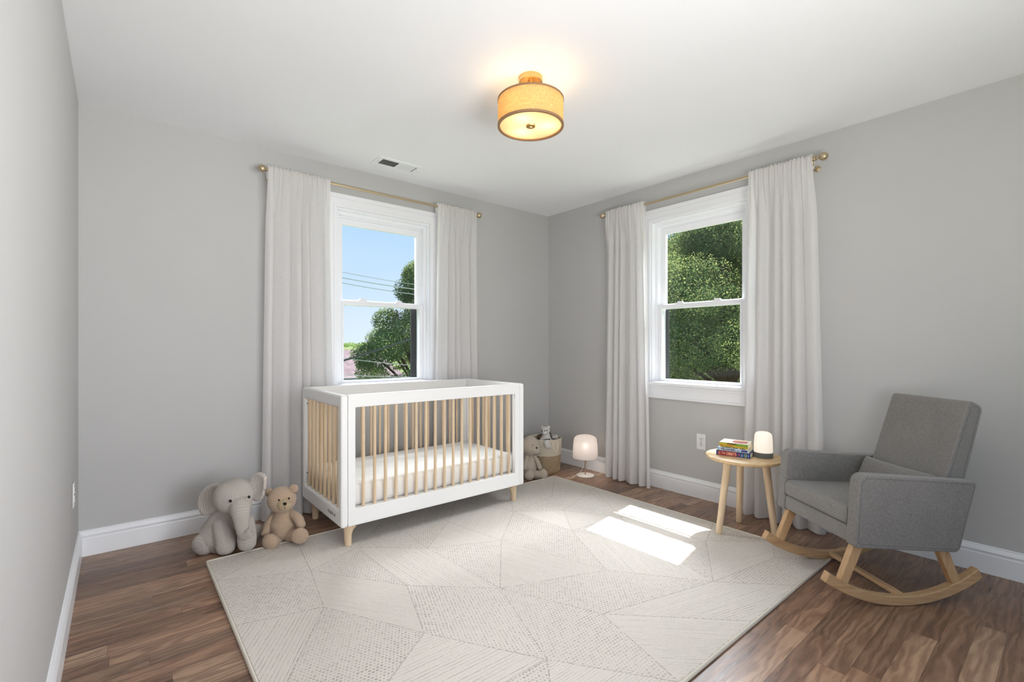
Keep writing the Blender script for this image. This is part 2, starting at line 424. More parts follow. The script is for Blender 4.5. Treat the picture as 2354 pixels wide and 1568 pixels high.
def ring_tube(bm, pts, rads, seg=16, cap=True, uvn=None, closed=False, sq=1.0, up=None):
    """tube through pts; rads one float or (a,b) per point; returns nothing"""
    uvl = bm.loops.layers.uv.verify()
    P = [Vector(p) for p in pts]; n = len(P); rings = []
    if not hasattr(rads, '__len__'): rads = [rads] * n
    prevn = Vector(up) if up is not None else None
    acc = [0.]
    for i in range(1, n): acc.append(acc[-1] + (P[i] - P[i - 1]).length)
    for i in range(n):
        if closed: t = (P[(i + 1) % n] - P[i - 1]).normalized()
        else: t = (P[min(i + 1, n - 1)] - P[max(i - 1, 0)]).normalized()
        if prevn is None:
            a = Vector((0, 0, 1)) if abs(t.z) < .9 else Vector((1, 0, 0)); nn = t.cross(a).normalized()
        else:
            nn = (prevn - t * prevn.dot(t)).normalized()
        prevn = nn; b = t.cross(nn)
        r = rads[i]; ra, rb = r if hasattr(r, '__len__') else (r, r)
        rings.append([bm.verts.new(P[i] + nn * (ra * cos(2 * pi * j / seg)) + b * (rb * sin(2 * pi * j / seg))) for j in range(seg)])
    nu, st = uvn if uvn else (1, 1)
    m = n if closed else n - 1
    for i in range(m):
        A, B = rings[i], rings[(i + 1) % n]
        for j in range(seg):
            k = (j + 1) % seg
            f = bm.faces.new((A[j], A[k], B[k], B[j]))
            us = (j / seg * nu, (j + 1) / seg * nu); v0 = acc[i] / st; v1 = (acc[i + 1] if i + 1 < n else acc[i] + .01) / st
            for lp, uv in zip(f.loops, ((us[0], v0), (us[1], v0), (us[1], v1), (us[0], v1))): lp[uvl].uv = uv
    if cap and not closed:
        for A in (rings[0], rings[-1]):
            try: bm.faces.new(A)
            except ValueError: pass
    return rings

def lathe(bm, prof, seg=32, center=(0, 0, 0), closed_prof=False, mi=0):
    """prof: list of (r,z)"""
    uvl = bm.loops.layers.uv.verify(); cx_, cy_, cz_ = center; rings = []
    acc = [0.]
    for i in range(1, len(prof)): acc.append(acc[-1] + math.dist(prof[i], prof[i - 1]))
    for r, z in prof:
        if r < 1e-6: rings.append([bm.verts.new((cx_, cy_, cz_ + z))])
        else: rings.append([bm.verts.new((cx_ + r * cos(2 * pi * j / seg), cy_ + r * sin(2 * pi * j / seg), cz_ + z)) for j in range(seg)])
    L = len(rings); T = max(acc[-1], 1e-6)
    for i in range(L if closed_prof else L - 1):
        A, B = rings[i], rings[(i + 1) % L]
        v0 = acc[i] / T; v1 = acc[i + 1] / T if i + 1 < L else 1.
        for j in range(seg):
            k = (j + 1) % seg
            if len(A) == 1 and len(B) == 1: continue
            if len(A) == 1: f = bm.faces.new((A[0], B[k], B[j])); uv = ((j / seg, v0), ((j + 1) / seg, v1), (j / seg, v1))
            elif len(B) == 1: f = bm.faces.new((A[j], A[k], B[0])); uv = ((j / seg, v0), ((j + 1) / seg, v0), (j / seg, v1))
            else: f = bm.faces.new((A[j], A[k], B[k], B[j])); uv = ((j / seg, v0), ((j + 1) / seg, v0), ((j + 1) / seg, v1), (j / seg, v1))
            f.material_index = mi
            for lp, q in zip(f.loops, uv): lp[uvl].uv = q

def blob(bm, c, r, rot=(0, 0, 0), rib=.010, seg=36, rings=22, egg=0., flat=None, pole='Z'):
    """ellipsoid; UV counted in ribs/stitches; egg narrows the top; pole chooses the rib axis"""
    from mathutils import Euler
    uvl = bm.loops.layers.uv.verify(); R = Euler(rot).to_matrix(); c = Vector(c)
    nr = max(6, round(2 * pi * (r[0] + r[1]) / 2 / rib)); H = pi * (r[2] + (r[0] + r[1]) / 2) / 2 / rib
    def pt(i, j):
        th = pi * i / rings; ph = 2 * pi * j / seg
        x, y, z = sin(th) * cos(ph), sin(th) * sin(ph), -cos(th)
        k = 1 - egg * z
        v = Vector((x * r[0] * k, y * r[1] * k, z * r[2]))
        return v
    def fix(v):
        if pole == 'Y': v = Vector((v.x, v.z * r[1] / r[2], -v.y * r[2] / r[1]))
        return c + R @ v
    V = []
    for i in range(rings + 1):
        V.append([bm.verts.new(fix(pt(i, 0)))] if i in (0, rings) else [bm.verts.new(fix(pt(i, j))) for j in range(seg)])
    for i in range(rings):
        A, B = V[i], V[i + 1]
        v0, v1 = i / rings * H, (i + 1) / rings * H
        for j in range(seg):
            k = (j + 1) % seg; u0, u1 = j / seg * nr, (j + 1) / seg * nr
            if len(A) == 1: f = bm.faces.new((A[0], B[k], B[j])); uv = ((u0, v0), (u1, v1), (u0, v1))
            elif len(B) == 1: f = bm.faces.new((A[j], A[k], B[0])); uv = ((u0, v0), (u1, v0), (u0, v1))
            else: f = bm.faces.new((A[j], A[k], B[k], B[j])); uv = ((u0, v0), (u1, v0), (u1, v1), (u0, v1))
            for lp, q in zip(f.loops, uv): lp[uvl].uv = q

def smooth_path(pts, rads, n=6):
    """Catmull-Rom through points with interpolated radii"""
    P = [Vector(p) for p in pts]; out = []; ro = []
    P2 = [P[0] * 2 - P[1]] + P + [P[-1] * 2 - P[-2]]
    for i in range(len(P) - 1):
        a, b, c, d = P2[i:i + 4]
        for k in range(n):
            t = k / n
            out.append(.5 * ((2 * b) + (c - a) * t + (2 * a - 5 * b + 4 * c - d) * t * t + (3 * b - a - 3 * c + d) * t ** 3))
            s = t * t * (3 - 2 * t); ro.append(rads[i] * (1 - s) + rads[i + 1] * s)
    out.append(P[-1]); ro.append(rads[-1])
    return out, ro

def limb(bm, pts, rads, rib=.010, seg=24, n=6):
    """round-ended tube"""
    p, r = smooth_path(pts, rads, n)
    t0 = (p[0] - p[1]).normalized(); t1 = (p[-1] - p[-2]).normalized()
    pre, prr, post, por = [], [], [], []
    for k in range(7):
        a = pi / 2 * k / 7
        pre.append(p[0] + t0 * r[0] * .8 * cos(a)); prr.append(max(r[0] * sin(a), r[0] * .04))
    for k in range(1, 8):
        a = pi / 2 * (1 - k / 7)
        post.append(p[-1] + t1 * r[-1] * .8 * cos(a)); por.append(max(r[-1] * sin(a), r[-1] * .04))
    nr = max(6, round(2 * pi * max(rads) / rib))
    ring_tube(bm, pre + p + post, prr + r + por, seg, True, (nr, rib))

def prism(bm, poly, a0, a1, axis='y', mi=0):
    """extrude a 2-D polygon (list of (p,q)) between a0 and a1 along axis"""
    def mk(p, q, a):
        return {'y': (p, a, q), 'x': (a, p, q), 'z': (p, q, a)}[axis]
    A = [bm.verts.new(mk(p, q, a0)) for p, q in poly]; B = [bm.verts.new(mk(p, q, a1)) for p, q in poly]
    n = len(poly)
    fs = [bm.faces.new(A), bm.faces.new(B[::-1])]
    for i in range(n):
        j = (i + 1) % n; fs.append(bm.faces.new((A[i], B[i], B[j], A[j])))
    for f in fs: f.material_index = mi

def rounded(pts, rad, seg=6):
    """round the corners of a 2-D polygon; rad one value or per-corner"""
    out = []; n = len(pts)
    for i in range(n):
        p = Vector(pts[i]); a = Vector(pts[i - 1]); b = Vector(pts[(i + 1) % n])
        r = rad[i] if hasattr(rad, '__len__') else rad
        if r <= 0: out.append(tuple(p)); continue
        da = (a - p).normalized(); db = (b - p).normalized()
        ang = math.acos(max(-1, min(1, da.dot(db)))); d = r / math.tan(ang / 2)
        d = min(d, (a - p).length * .49, (b - p).length * .49)
        s = p + da * d; e_ = p + db * d
        for k in range(seg + 1):
            t = k / seg; out.append(tuple((1 - t) ** 2 * s + 2 * t * (1 - t) * p + t * t * e_))
    return out

def offset_poly(poly, d):
    """move every edge of a convex polygon inward by d"""
    P = [Vector(p) for p in poly]; n = len(P); c = sum(P, Vector((0, 0))) / n; L = []
    for i in range(n):
        a, b = P[i], P[(i + 1) % n]; t = (b - a).normalized(); m = Vector((-t.y, t.x))
        if (c - a).dot(m) < 0: m = -m
        L.append((a + m * d, t))
    out = []
    for i in range(n):
        (a, t), (b, u) = L[i - 1], L[i]; k = ((b - a).x * u.y - (b - a).y * u.x) / (t.x * u.y - t.y * u.x); q = a + t * k; out.append((q.x, q.y))
    return out

def frame_ring(bm, o, i, a0, a1, axis='y'):
    """rectangular frame: outer (p0,p1,q0,q1), inner the same"""
    def mk(p, q, a): return {'y': (p, a, q), 'x': (a, p, q)}[axis]
    oc = [(o[0], o[2]), (o[1], o[2]), (o[1], o[3]), (o[0], o[3])]; ic = [(i[0], i[2]), (i[1], i[2]), (i[1], i[3]), (i[0], i[3])]
    O0 = [bm.verts.new(mk(*p, a0)) for p in oc]; I0 = [bm.verts.new(mk(*p, a0)) for p in ic]
    O1 = [bm.verts.new(mk(*p, a1)) for p in oc]; I1 = [bm.verts.new(mk(*p, a1)) for p in ic]
    for k in range(4):
        j = (k + 1) % 4
        bm.faces.new((O0[k], O0[j], I0[j], I0[k])); bm.faces.new((O1[k], I1[k], I1[j], O1[j]))
        bm.faces.new((O0[k], O1[k], O1[j], O0[j])); bm.faces.new((I0[k], I0[j], I1[j], I1[k]))

def text_mesh(name, body, size, mat, parent, matrix, extrude=.0004, bold=0., width=None):
    cu = bpy.data.curves.new(name, 'FONT'); cu.body = body; cu.size = size; cu.extrude = extrude; cu.offset = bold
    cu.align_x = 'LEFT'; cu.resolution_u = 3
    tmp = bpy.data.objects.new('tmp', cu); COL.objects.link(tmp)
    dg = bpy.context.evaluated_depsgraph_get(); dg.update()
    me = bpy.data.meshes.new_from_object(tmp.evaluated_get(dg)); me.name = name
    bpy.data.objects.remove(tmp); me.materials.clear(); me.materials.append(mat)
    if width:
        xs = [v.co.x for v in me.vertices]; k_ = width / max(max(xs) - min(xs), 1e-6); me.transform(Matrix.Translation((-min(xs) * k_, 0, 0)) @ Matrix.Diagonal((k_, 1, 1, 1)))
    me.transform(matrix)
    return link(name, me, parent)

# ------------------------------------------------------------------ room shell
RX0, RX1, RY0, RY1, H = -3.505, 0.0, -5.2, 0.0, 2.44
T = .16
WA = dict(x0=-2.13, x1=-1.365, z0=.852, z1=2.14)       # opening in back wall
WB = dict(x0=-1.965, x1=-1.198, z0=.845, z1=2.14)      # opening in right wall (y range)

def struct(name, bm, mat, **k): return tag(finish(name, bm, mat, **k), kind='structure')
bm = nb(); box(bm, RX0 - T, RX1 + T, RY0 - T, RY1 + T, -.12, 0); struct('floor', bm, M['floor'], smooth=0)
bm = nb(); box(bm, RX0 - T, RX1 + T, RY0 - T, RY1 + T, H, H + .12); struct('ceiling', bm, M['ceil'], smooth=0)
bm = nb(); box(bm, RX0 - T, RX0, RY0, RY1 + T, 0, H); struct('wall_left', bm, M['wall'], smooth=0)
bm = nb(); frame_ring(bm, (RX0, RX1 + T, 0, H), (WA['x0'], WA['x1'], WA['z0'], WA['z1']), 0, T, 'y'); struct('wall_back', bm, M['wall'], smooth=0)
bm = nb(); frame_ring(bm, (RY0, 0, 0, H), (WB['x0'], WB['x1'], WB['z0'], WB['z1']), 0, T, 'x'); struct('wall_right', bm, M['wall'], smooth=0)
bm = nb(); frame_ring(bm, (RX0 - T, RX1 + T, 0, H), (-3.25, -.55, .35, 2.3), RY0 - T, RY0, 'y'); struct('wall_rear', bm, M['wall'], smooth=0)  # opening added out of view to admit the rear fill light

BB = [(0, 0), (.016, 0), (.016, .092), (.0135, .096), (.0135, .103), (.017, .108), (.017, .112), (.011, .124), (.0065, .129), (.0065, .134), (0, .137)]
def baseboard(name, axis, a0, a1, flip, off):
    bm = nb(); prism(bm, [(off + flip * d, z) for d, z in BB], a0, a1, axis); struct(name, bm, M['trim'], smooth=0)
baseboard('baseboard_back', 'x', RX0, RX1, -1, 0)          # cross-section in y,z
baseboard('baseboard_right', 'y', RY0, -.016, -1, 0)
baseboard('baseboard_left', 'y', RY0, -.016, 1, RX0)

# ------------------------------------------------------------------ double-hung windows
def window(name, W, place, sill):
    """built in a local frame: x along the wall, y outward, z up"""
    x0, x1, z0, z1 = W
    def put(o):
        return o
    root = empty(name, (0, 0, 0)); root['kind'] = 'structure'
    # casing: stepped moulding
    cz = .098; b = nb()
    frame_ring(b, (x0 - .092, x1 + .092, z0 - .02, z1 + .095), (x0, x1, z0, z1), -.014, 0, 'y')
    frame_ring(b, (x0 - .092, x1 + .092, z0 - .02, z1 + .095), (x0 - .062, x1 + .062, z0 - .01, z1 + .062), -.021, -.014, 'y')
    frame_ring(b, (x0 - .022, x1 + .022, z0 - .01, z1 + .022), (x0, x1, z0, z1), -.018, -.014, 'y')
    finish('casing', b, M['trim'], root, smooth=0, bevel=.002, segs=2)
    # jamb lining with the sash tracks
    b = nb(); L = .0
    frame_ring(b, (x0, x1, z0, z1), (x0 + .012, x1 - .012, z0 + .003, z1 - .014), 0, T, 'y')
    frame_ring(b, (x0 + .012, x1 - .012, z0 + .003, z1 - .014), (x0 + .034, x1 - .034, z0 + .010, z1 - .038), .040, T, 'y')
    frame_ring(b, (x0 + .034, x1 - .034, z0 + .010, z1 - .038), (x0 + .046, x1 - .046, z0 + .012, z1 - .050), .082, T, 'y')
    finish('jamb', b, M['vinyl'], root, smooth=0, bevel=.0015)
    sx0, sx1 = x0 + .034, x1 - .034
    if True:
        # lower sash, inner track
        lo = (sx0, sx1, z0 + .008, z0 + .622); gl = (sx0 + .036, sx1 - .036, z0 + .024, z0 + .588)
        b = nb(); frame_ring(b, lo, gl, .046, .078, 'y'); s1 = finish('lower_sash', b, M['vinyl'], root, smooth=0, bevel=.003)
        b = nb(); frame_ring(b, (lo[0] + .022, lo[1] - .022, lo[2] + .008, lo[3] - .02), gl, .040, .047, 'y'); finish('glazing_bead', b, M['vinyl'], s1, smooth=0, bevel=.002)
        b = nb(); box(b, gl[0], gl[1], .060, .064, gl[2], gl[3]); finish('pane', b, M['glass'], s1, smooth=0)
        up = (sx0 + .012, sx1 - .012, z0 + .588, z1 - .050); gu = (sx0 + .042, sx1 - .042, z0 + .630, z1 - .098)
        b = nb(); frame_ring(b, up, gu, .086, .118, 'y'); s2 = finish('upper_sash', b, M['vinyl'], root, smooth=0, bevel=.003)
        b = nb(); box(b, gu[0], gu[1], .100, .104, gu[2], gu[3]); finish('pane', b, M['glass'], s2, smooth=0)
        # two cam locks standing on the meeting rail
        for fx in (.27, .70):
            xx = lo[0] + (lo[1] - lo[0]) * fx; zz = z0 + .622
            b = nb(); box(b, xx - .034, xx + .034, .050, .074, zz, zz + .007)
            prism(b, rounded([(xx - .022, zz + .007), (xx + .028, zz + .007), (xx + .020, zz + .018), (xx - .022, zz + .021)], .003, 3), .054, .070, 'y')
            finish('sash_lock', b, M['vinyl'], s1, smooth=30)
        # dark insect-screen frame outside the lower sash
        b = nb(); frame_ring(b, (sx0 + .004, sx1 - .004, z0 + .012, z0 + .60), (sx0 + .038, sx1 - .062 if not sill else sx1 - .038, z0 + .022, z0 + .592), .135, .150, 'y')
        if sill:
            pass
        finish('screen_frame', b, M['darkframe'], root, smooth=0)
    # stool and apron
    b = nb(); prism(b, rounded([(-.042, z0 - .024), (.046, z0 - .024), (.046, z0 + .006), (-.042, z0)], [.006, 0, 0, .006], 4), x0 - .09, x1 + .09, 'x')
    finish('stool', b, M['trim'], root, smooth=40)
    b = nb(); box(b, x0 - .088, x1 + .088, -.018, 0, z0 - .128, z0 - .024)
    box(b, x0 - .088, x1 + .088, -.024, -.016, z0 - .128, z0 - .112); box(b, x0 - .088, x1 + .088, -.026, -.016, z0 - .046, z0 - .024)
    finish('apron', b, M['trim'], root, smooth=0, bevel=.003)
    place(root)
    return root
window('window_1', (WA['x0'], WA['x1'], WA['z0'], WA['z1']), lambda r: None, False)
# right wall: local x -> -world y, local y -> world x
def placeB(r): r.rotation_euler = (0, 0, radians(-90))
window('window_2', (1.198, 1.965, WB['z0'], WB['z1']), placeB, True)

# ------------------------------------------------------------------ curtains and rods (local: x along wall, y outward through the wall, z up)
def rod(x0, x1, root_rot, label):
    r = empty('curtain_rod', (0, 0, 0), root_rot); tag(r, label, 'curtain rod', 'brass curtain rods')
    b = nb(); ring_tube(b, [(x0, -.09, 2.27), (x1, -.09, 2.27)], .0095, 20); finish('rod', b, M['brass'], r)
    for xe, s in ((x0, -1), (x1, 1)):
        prof = [(0.0001, -.012), (.0135, -.012), (.0135, .010), (.0155, .011), (.0155, .017), (.008, .020), (.0075, .030), (.012, .034)]
        R_ = .0245
        for k in range(13):
            a = radians(-60 + 150 * k / 12); prof.append((max(R_ * cos(a), .0001), .058 + R_ * sin(a)))
        prof = [(q, z) for q, z in prof]
        b = nb(); lathe(b, prof, 28)
        m_ = Matrix.Translation((xe, -.09, 2.27)) @ Matrix.Rotation(s * pi / 2, 4, 'Y')
        bmesh.ops.transform(b, matrix=m_, verts=b.verts)
        finish('finial', b, M['brass'], r)
        # bracket reaching back to the wall
        xb = xe - s * .004
        b = nb(); pp, rr = smooth_path([(xb, -.088, 2.258), (xb, -.074, 2.236), (xb, -.045, 2.228), (xb, -.006, 2.232)], [.006, .006, .006, .006], 5)
        ring_tube(b, pp, rr, 12)
        lathe_prof = [(.0001, 0), (.019, 0), (.019, .004), (.012, .007), (.0001, .008)]
        b2 = nb(); lathe(b2, lathe_prof, 20); bmesh.ops.transform(b2, matrix=Matrix.Translation((xb, -.0005, 2.232)) @ Matrix.Rotation(pi / 2, 4, 'X'), verts=b2.verts)
        tmpme = bpy.data.meshes.new('t'); b2.to_mesh(tmpme); b2.free(); b.from_mesh(tmpme); bpy.data.meshes.remove(tmpme)
        cyl = nb(); ring_tube(cyl, [(xb - .006, -.09, 2.27), (xb + .006, -.09, 2.27)], .0125, 18)
        tmpme = bpy.data.meshes.new('t'); cyl.to_mesh(tmpme); cyl.free(); b.from_mesh(tmpme); bpy.data.meshes.remove(tmpme)
        finish('bracket', b, M['brass'], r)
    return r
rod(-2.575, -.985, 0, 'brass curtain rod with ball finials above the left window, behind the crib')
rod(.825, 2.395, radians(-90), 'brass curtain rod with ball finials above the right window, by the rocking chair')

def curtain(top, bot, seed, rotz, label, folds=6.5, zb=.008, yoff=-.085, amp=.030):
    """rod-pocket panel: tight gathers on the rod running out into broad folds"""
    rnd = random.Random(seed)
    a0, a1 = top; b0, b1 = bot
    ns, nz = 260, 90
    ph = rnd.random() * 6.28
    # broad folds: phase warped so that widths vary
    wv = [rnd.uniform(-.5, .5) for _ in range(6)]
    def broad(s, z):
        p = folds * 2 * pi * (s + .035 * sin(2 * pi * s * 1.7 + wv[0] * 6) + .012 * sin(2 * pi * 3.3 * s + wv[1] * 6)) + ph
        p += .35 * sin(1.3 * z + wv[2] * 4) * sin(2 * pi * s + wv[3] * 3)
        return p
    def gather(s, z):
        return sin(2 * pi * (folds * 2.35) * s + 1.3 * sin(9 * s + wv[4] * 5) + ph * 2) * .6 + sin(2 * pi * folds * 3.9 * s + wv[5] * 7) * .4
    b = nb(); uvl = b.loops.layers.uv.verify(); rows = []
    ztop = 2.298
    zs = [ztop - .10 * (i / 22) for i in range(23)] + [ztop - .10 - (ztop - .10 - zb) * ((i + 1) / (nz - 22)) for i in range(nz - 22)]
    for z in zs:
        t = (ztop - z) / (ztop - zb); row = []
        k = min(1, max(0, (ztop - .045 - z) / .35)); k = k * k * (3 - 2 * k)       # 0 at the header, 1 in the folds
        pinch = math.exp(-((z - 2.27) / .020) ** 2)
        for i in range(ns + 1):
            s = i / ns
            x = (a0 + (a1 - a0) * s) * (1 - t) + (b0 + (b1 - b0) * s) * t
            p = broad(s, z)
            wv_ = sin(p) + .22 * sin(2 * p + .6)
            A_ = amp * (.55 + .45 * t) * k
            y = yoff + A_ * wv_
            y += (1 - k) * (.0060 * gather(s, z)) - (1 - k) * .025
            y -= .010 * sin(pi * s) * t
            xx = x + (1 - k) * .003 * sin(2 * pi * folds * 2.35 * s * 1.0 + 1) + k * .010 * cos(p) 
            zz = z + (1 - k) * .004 * sin(2 * pi * folds * 2.9 * s) * (1 if z > 2.28 else 0)
            if z > 2.283: y += .010 * (z - 2.283) / .015
            y = min(y, -.026)
            row.append(b.verts.new((xx, y, zz)))
        rows.append(row)
    for i in range(len(rows) - 1):
        for j in range(ns):
            b.faces.new((rows[i][j], rows[i][j + 1], rows[i + 1][j + 1], rows[i + 1][j]))
    # back half of the rod pocket
    prev = rows[0]
    for q in range(1, 7):
        z = ztop - .085 * q / 6; row = []
        for i in range(ns + 1):
            s = i / ns; x = a0 + (a1 - a0) * s
            yy = -.074 + .004 * gather(s * .97, z) if z > 2.23 else -.080
            if q == 6: yy = -.079
            row.append(b.verts.new((x, yy, z)))
        for j in range(ns): b.faces.new((prev[j], row[j], row[j + 1], prev[j + 1]))
        prev = row
    o = finish('curtain', b, M['curtain'], None, (0, 0, 0), (0, 0, rotz), smooth=180)
    tag(o, label, 'curtain', 'white linen curtains')
    # stitched bottom hem (a second layer of cloth)
    b = nb(); hem = []
    for i, row in enumerate(rows):
        pass
    zh = zb + .10
    b = nb(); prev = None
    for q in range(5):
        z = zb + .001 + (.105) * q / 4; t = (ztop - z) / (ztop - zb); row = []
        for i in range(ns + 1):
            s = i / ns
            x = (a0 + (a1 - a0) * s) * (1 - t) + (b0 + (b1 - b0) * s) * t; p = broad(s, z)
            y = yoff + amp * (.55 + .45 * t) * (sin(p) + .22 * sin(2 * p + .6)) - .008 * 0 - .010 * sin(pi * s) * t
            y = min(y, -.026) - .0015
            row.append(b.verts.new((x + .010 * cos(p), y, z)))
        if prev:
            for j in range(ns): b.faces.new((prev[j], prev[j + 1], row[j + 1], row[j]))
        prev = row
    finish('hem', b, M['curtain'], o, smooth=180)
    return o
curtain((-2.605, -2.212), (-2.632, -2.175), 3, 0, 'wide white curtain panel left of the left window, behind the bear and crib', 5.6, amp=.024)
curtain((-1.352, -.968), (-1.385, -.945), 5, 0, 'white curtain panel right of the left window, falling behind the crib', 5.4, amp=.024)
R90 = radians(-90)
curtain((.808, 1.200), (.768, 1.250), 8, R90, 'white curtain panel left of the right window, next to the corner lamp', 5.6)
curtain((2.020, 2.400), (1.985, 2.452), 11, R90, 'white curtain panel right of the right window, behind the side table', 5.8)

# ------------------------------------------------------------------ wall outlets, ceiling vent
def outlet(loc, rotz, label):
    r = empty('wall_outlet', loc, rotz); tag(r, label, 'outlet', 'wall outlets')
    b = nb(); prism(b, rounded([(-.036, -.058), (.036, -.058), (.036, .058), (-.036, .058)], .004, 3), -.005, -.0005, 'y'); finish('cover_plate', b, M['outlet'], r, smooth=30, bevel=.0015)
    for z in (-.020, .020):
        b = nb(); prism(b, rounded([(-.016, z - .014), (.016, z - .014), (.016, z + .014), (-.016, z + .014)], .008, 5), -.0075, -.005, 'y')
        rec = finish('receptacle', b, M['outlet'], r, smooth=30)
        b = nb(); box(b, -.008, -.0055, -.0082, -.0070, z - .001, z + .008); box(b, .0055, .0078, -.0082, -.0070, z, z + .007)
        ring_tube(b, [(0, -.0082, z - .007), (0, -.0070, z - .007)], .0025, 10)
        finish('socket_slots', b, M['black'], rec, smooth=0)
    b = nb(); ring_tube(b, [(0, -.0068, 0), (0, -.0045, 0)], .003, 12); finish('screw', b, M['grey_rubber'], r)
outlet((0, -1.63, .421), R90, 'white duplex wall outlet on the right wall, left of the side table')
outlet((RX0, -.40, .432), radians(90), 'white wall outlet seen edge-on on the left wall, low by the corner')

r = empty('ceiling_vent', (-1.788, -.282, H)); tag(r, 'white ceiling register with slanted louvres, one half dark, above the left window', 'vent')
b = nb(); frame_ring(b, (-.170, .170, -.078, .078), (-.132, .132, -.048, .048), -.004, 0, 'y')
bmesh.ops.transform(b, matrix=Matrix.Rotation(-pi / 2, 4, 'X'), verts=b.verts)
for v_ in b.verts: v_.co.z = -abs(v_.co.z)
box(b, -.006, .006, -.048, .048, -.0045, 0)
finish('frame', b, M['vinyl'], r, smooth=0)
b = nb(); box(b, -.133, .133, -.049, .049, -.0012, -.0002); finish('duct_opening', b, M['black'], r, smooth=0)
for i in range(26):
    x = -.127 + i * .0098
    if abs(x) < .008: continue
    b = nb(); s = -1 if x < 0 else 1
    m_ = Matrix.Translation((x, 0, -.0035)) @ Matrix.Rotation(radians(38 * s), 4, 'Y')
    box(b, -.0046 if s > 0 else -.0026, .0046 if s > 0 else .0026, -.047, .047, -.0004, .0004, mat=m_); finish('louvre', b, M['vinyl'], r, smooth=0)
for x in (-.150, .150):
    b = nb(); blob(b, (x, 0, -.004), (.003, .003, .0015), seg=10, rings=6); finish('screw', b, M['grey_rubber'], r)

# ------------------------------------------------------------------ ceiling light
LX, LY = -1.794, -1.725
r = empty('ceiling_light', (LX, LY, H)); tag(r, 'lit drum ceiling light with woven shade and gold canopy on the white ceiling', 'ceiling light')
b = nb(); lathe(b, [(.0001, 0), (.058, 0), (.058, -.024), (.055, -.027), (.0001, -.027)], 48); lathe(b, [(.0001, -.026), (.013, -.026), (.013, -.10), (.0001, -.10)], 20); finish('canopy', b, M['gold'], r)
b = nb(); blob(b, (.022, -.022, -.030), (.005, .005, .005), seg=12, rings=8); finish('screw', b, M['gold'], r)
SH0, SH1, SR = -.114, -.235, .159
M['drum'] = mat_shade('woven drum shade', srgb(255, 222, 170), .60, weave=True)
M['diffuser'] = mat_shade('frosted glass diffuser', srgb(255, 245, 228), .86)
b = nb(); lathe(b, [(SR, SH0), (SR, SH1), (SR - .002, SH1), (SR - .002, SH0)], 72, closed_prof=True); finish('shade', b, M['drum'], r)
M['shadeband'] = plain('tan fabric trim band', srgb(150, 116, 84), .7)
for z, nm in ((SH0, 'upper_trim_band'), (SH1, 'lower_trim_band')):
    b = nb(); d = .010 if z == SH1 else .008
    lathe(b, [(SR + .002, z - d / 2), (SR + .002, z + d / 2), (SR - .009, z + d / 2), (SR - .009, z - d / 2)], 72, closed_prof=True); finish(nm, b, M['shadeband'], r)
b = nb(); lathe(b, [(.0001, SH1 + .002), (SR - .008, SH1 + .002), (SR - .008, SH1 + .006), (.0001, SH1 + .006)], 64); finish('diffuser', b, M['diffuser'], r)
b = nb(); lathe(b, [(.0001, SH1 - .012), (.008, SH1 - .011), (.010, SH1 - .006), (.022, SH1 - .004), (.024, SH1 + .002), (.0001, SH1 + .002)], 28); finish('finial', b, M['gold'], r)
b = nb()
for k in range(3):
    a = radians(90 + 120 * k); ring_tube(b, [(0, 0, SH0 + .004), ((SR - .004) * cos(a), (SR - .004) * sin(a), SH0)], .0025, 8)
finish('spider', b, M['gold'], r)
M['bulb'] = glow('lit bulb', (1, .80, .52), 7.)
for k, a in enumerate((200, 322, 78)):
    a = radians(a); q = (.085 * cos(a), .085 * sin(a), SH1 + .052)
    b = nb(); blob(b, q, (.022, .022, .024), seg=20, rings=14); bo = finish('bulb', b, M['bulb'], r)
    lo = lamp('bulb_light', 'POINT', (0, 0, 0), 1.0, (1.0, .69, .41), shadow_soft_size=.028); lo.parent = r; lo.location = (q[0], q[1], q[2] + 0)

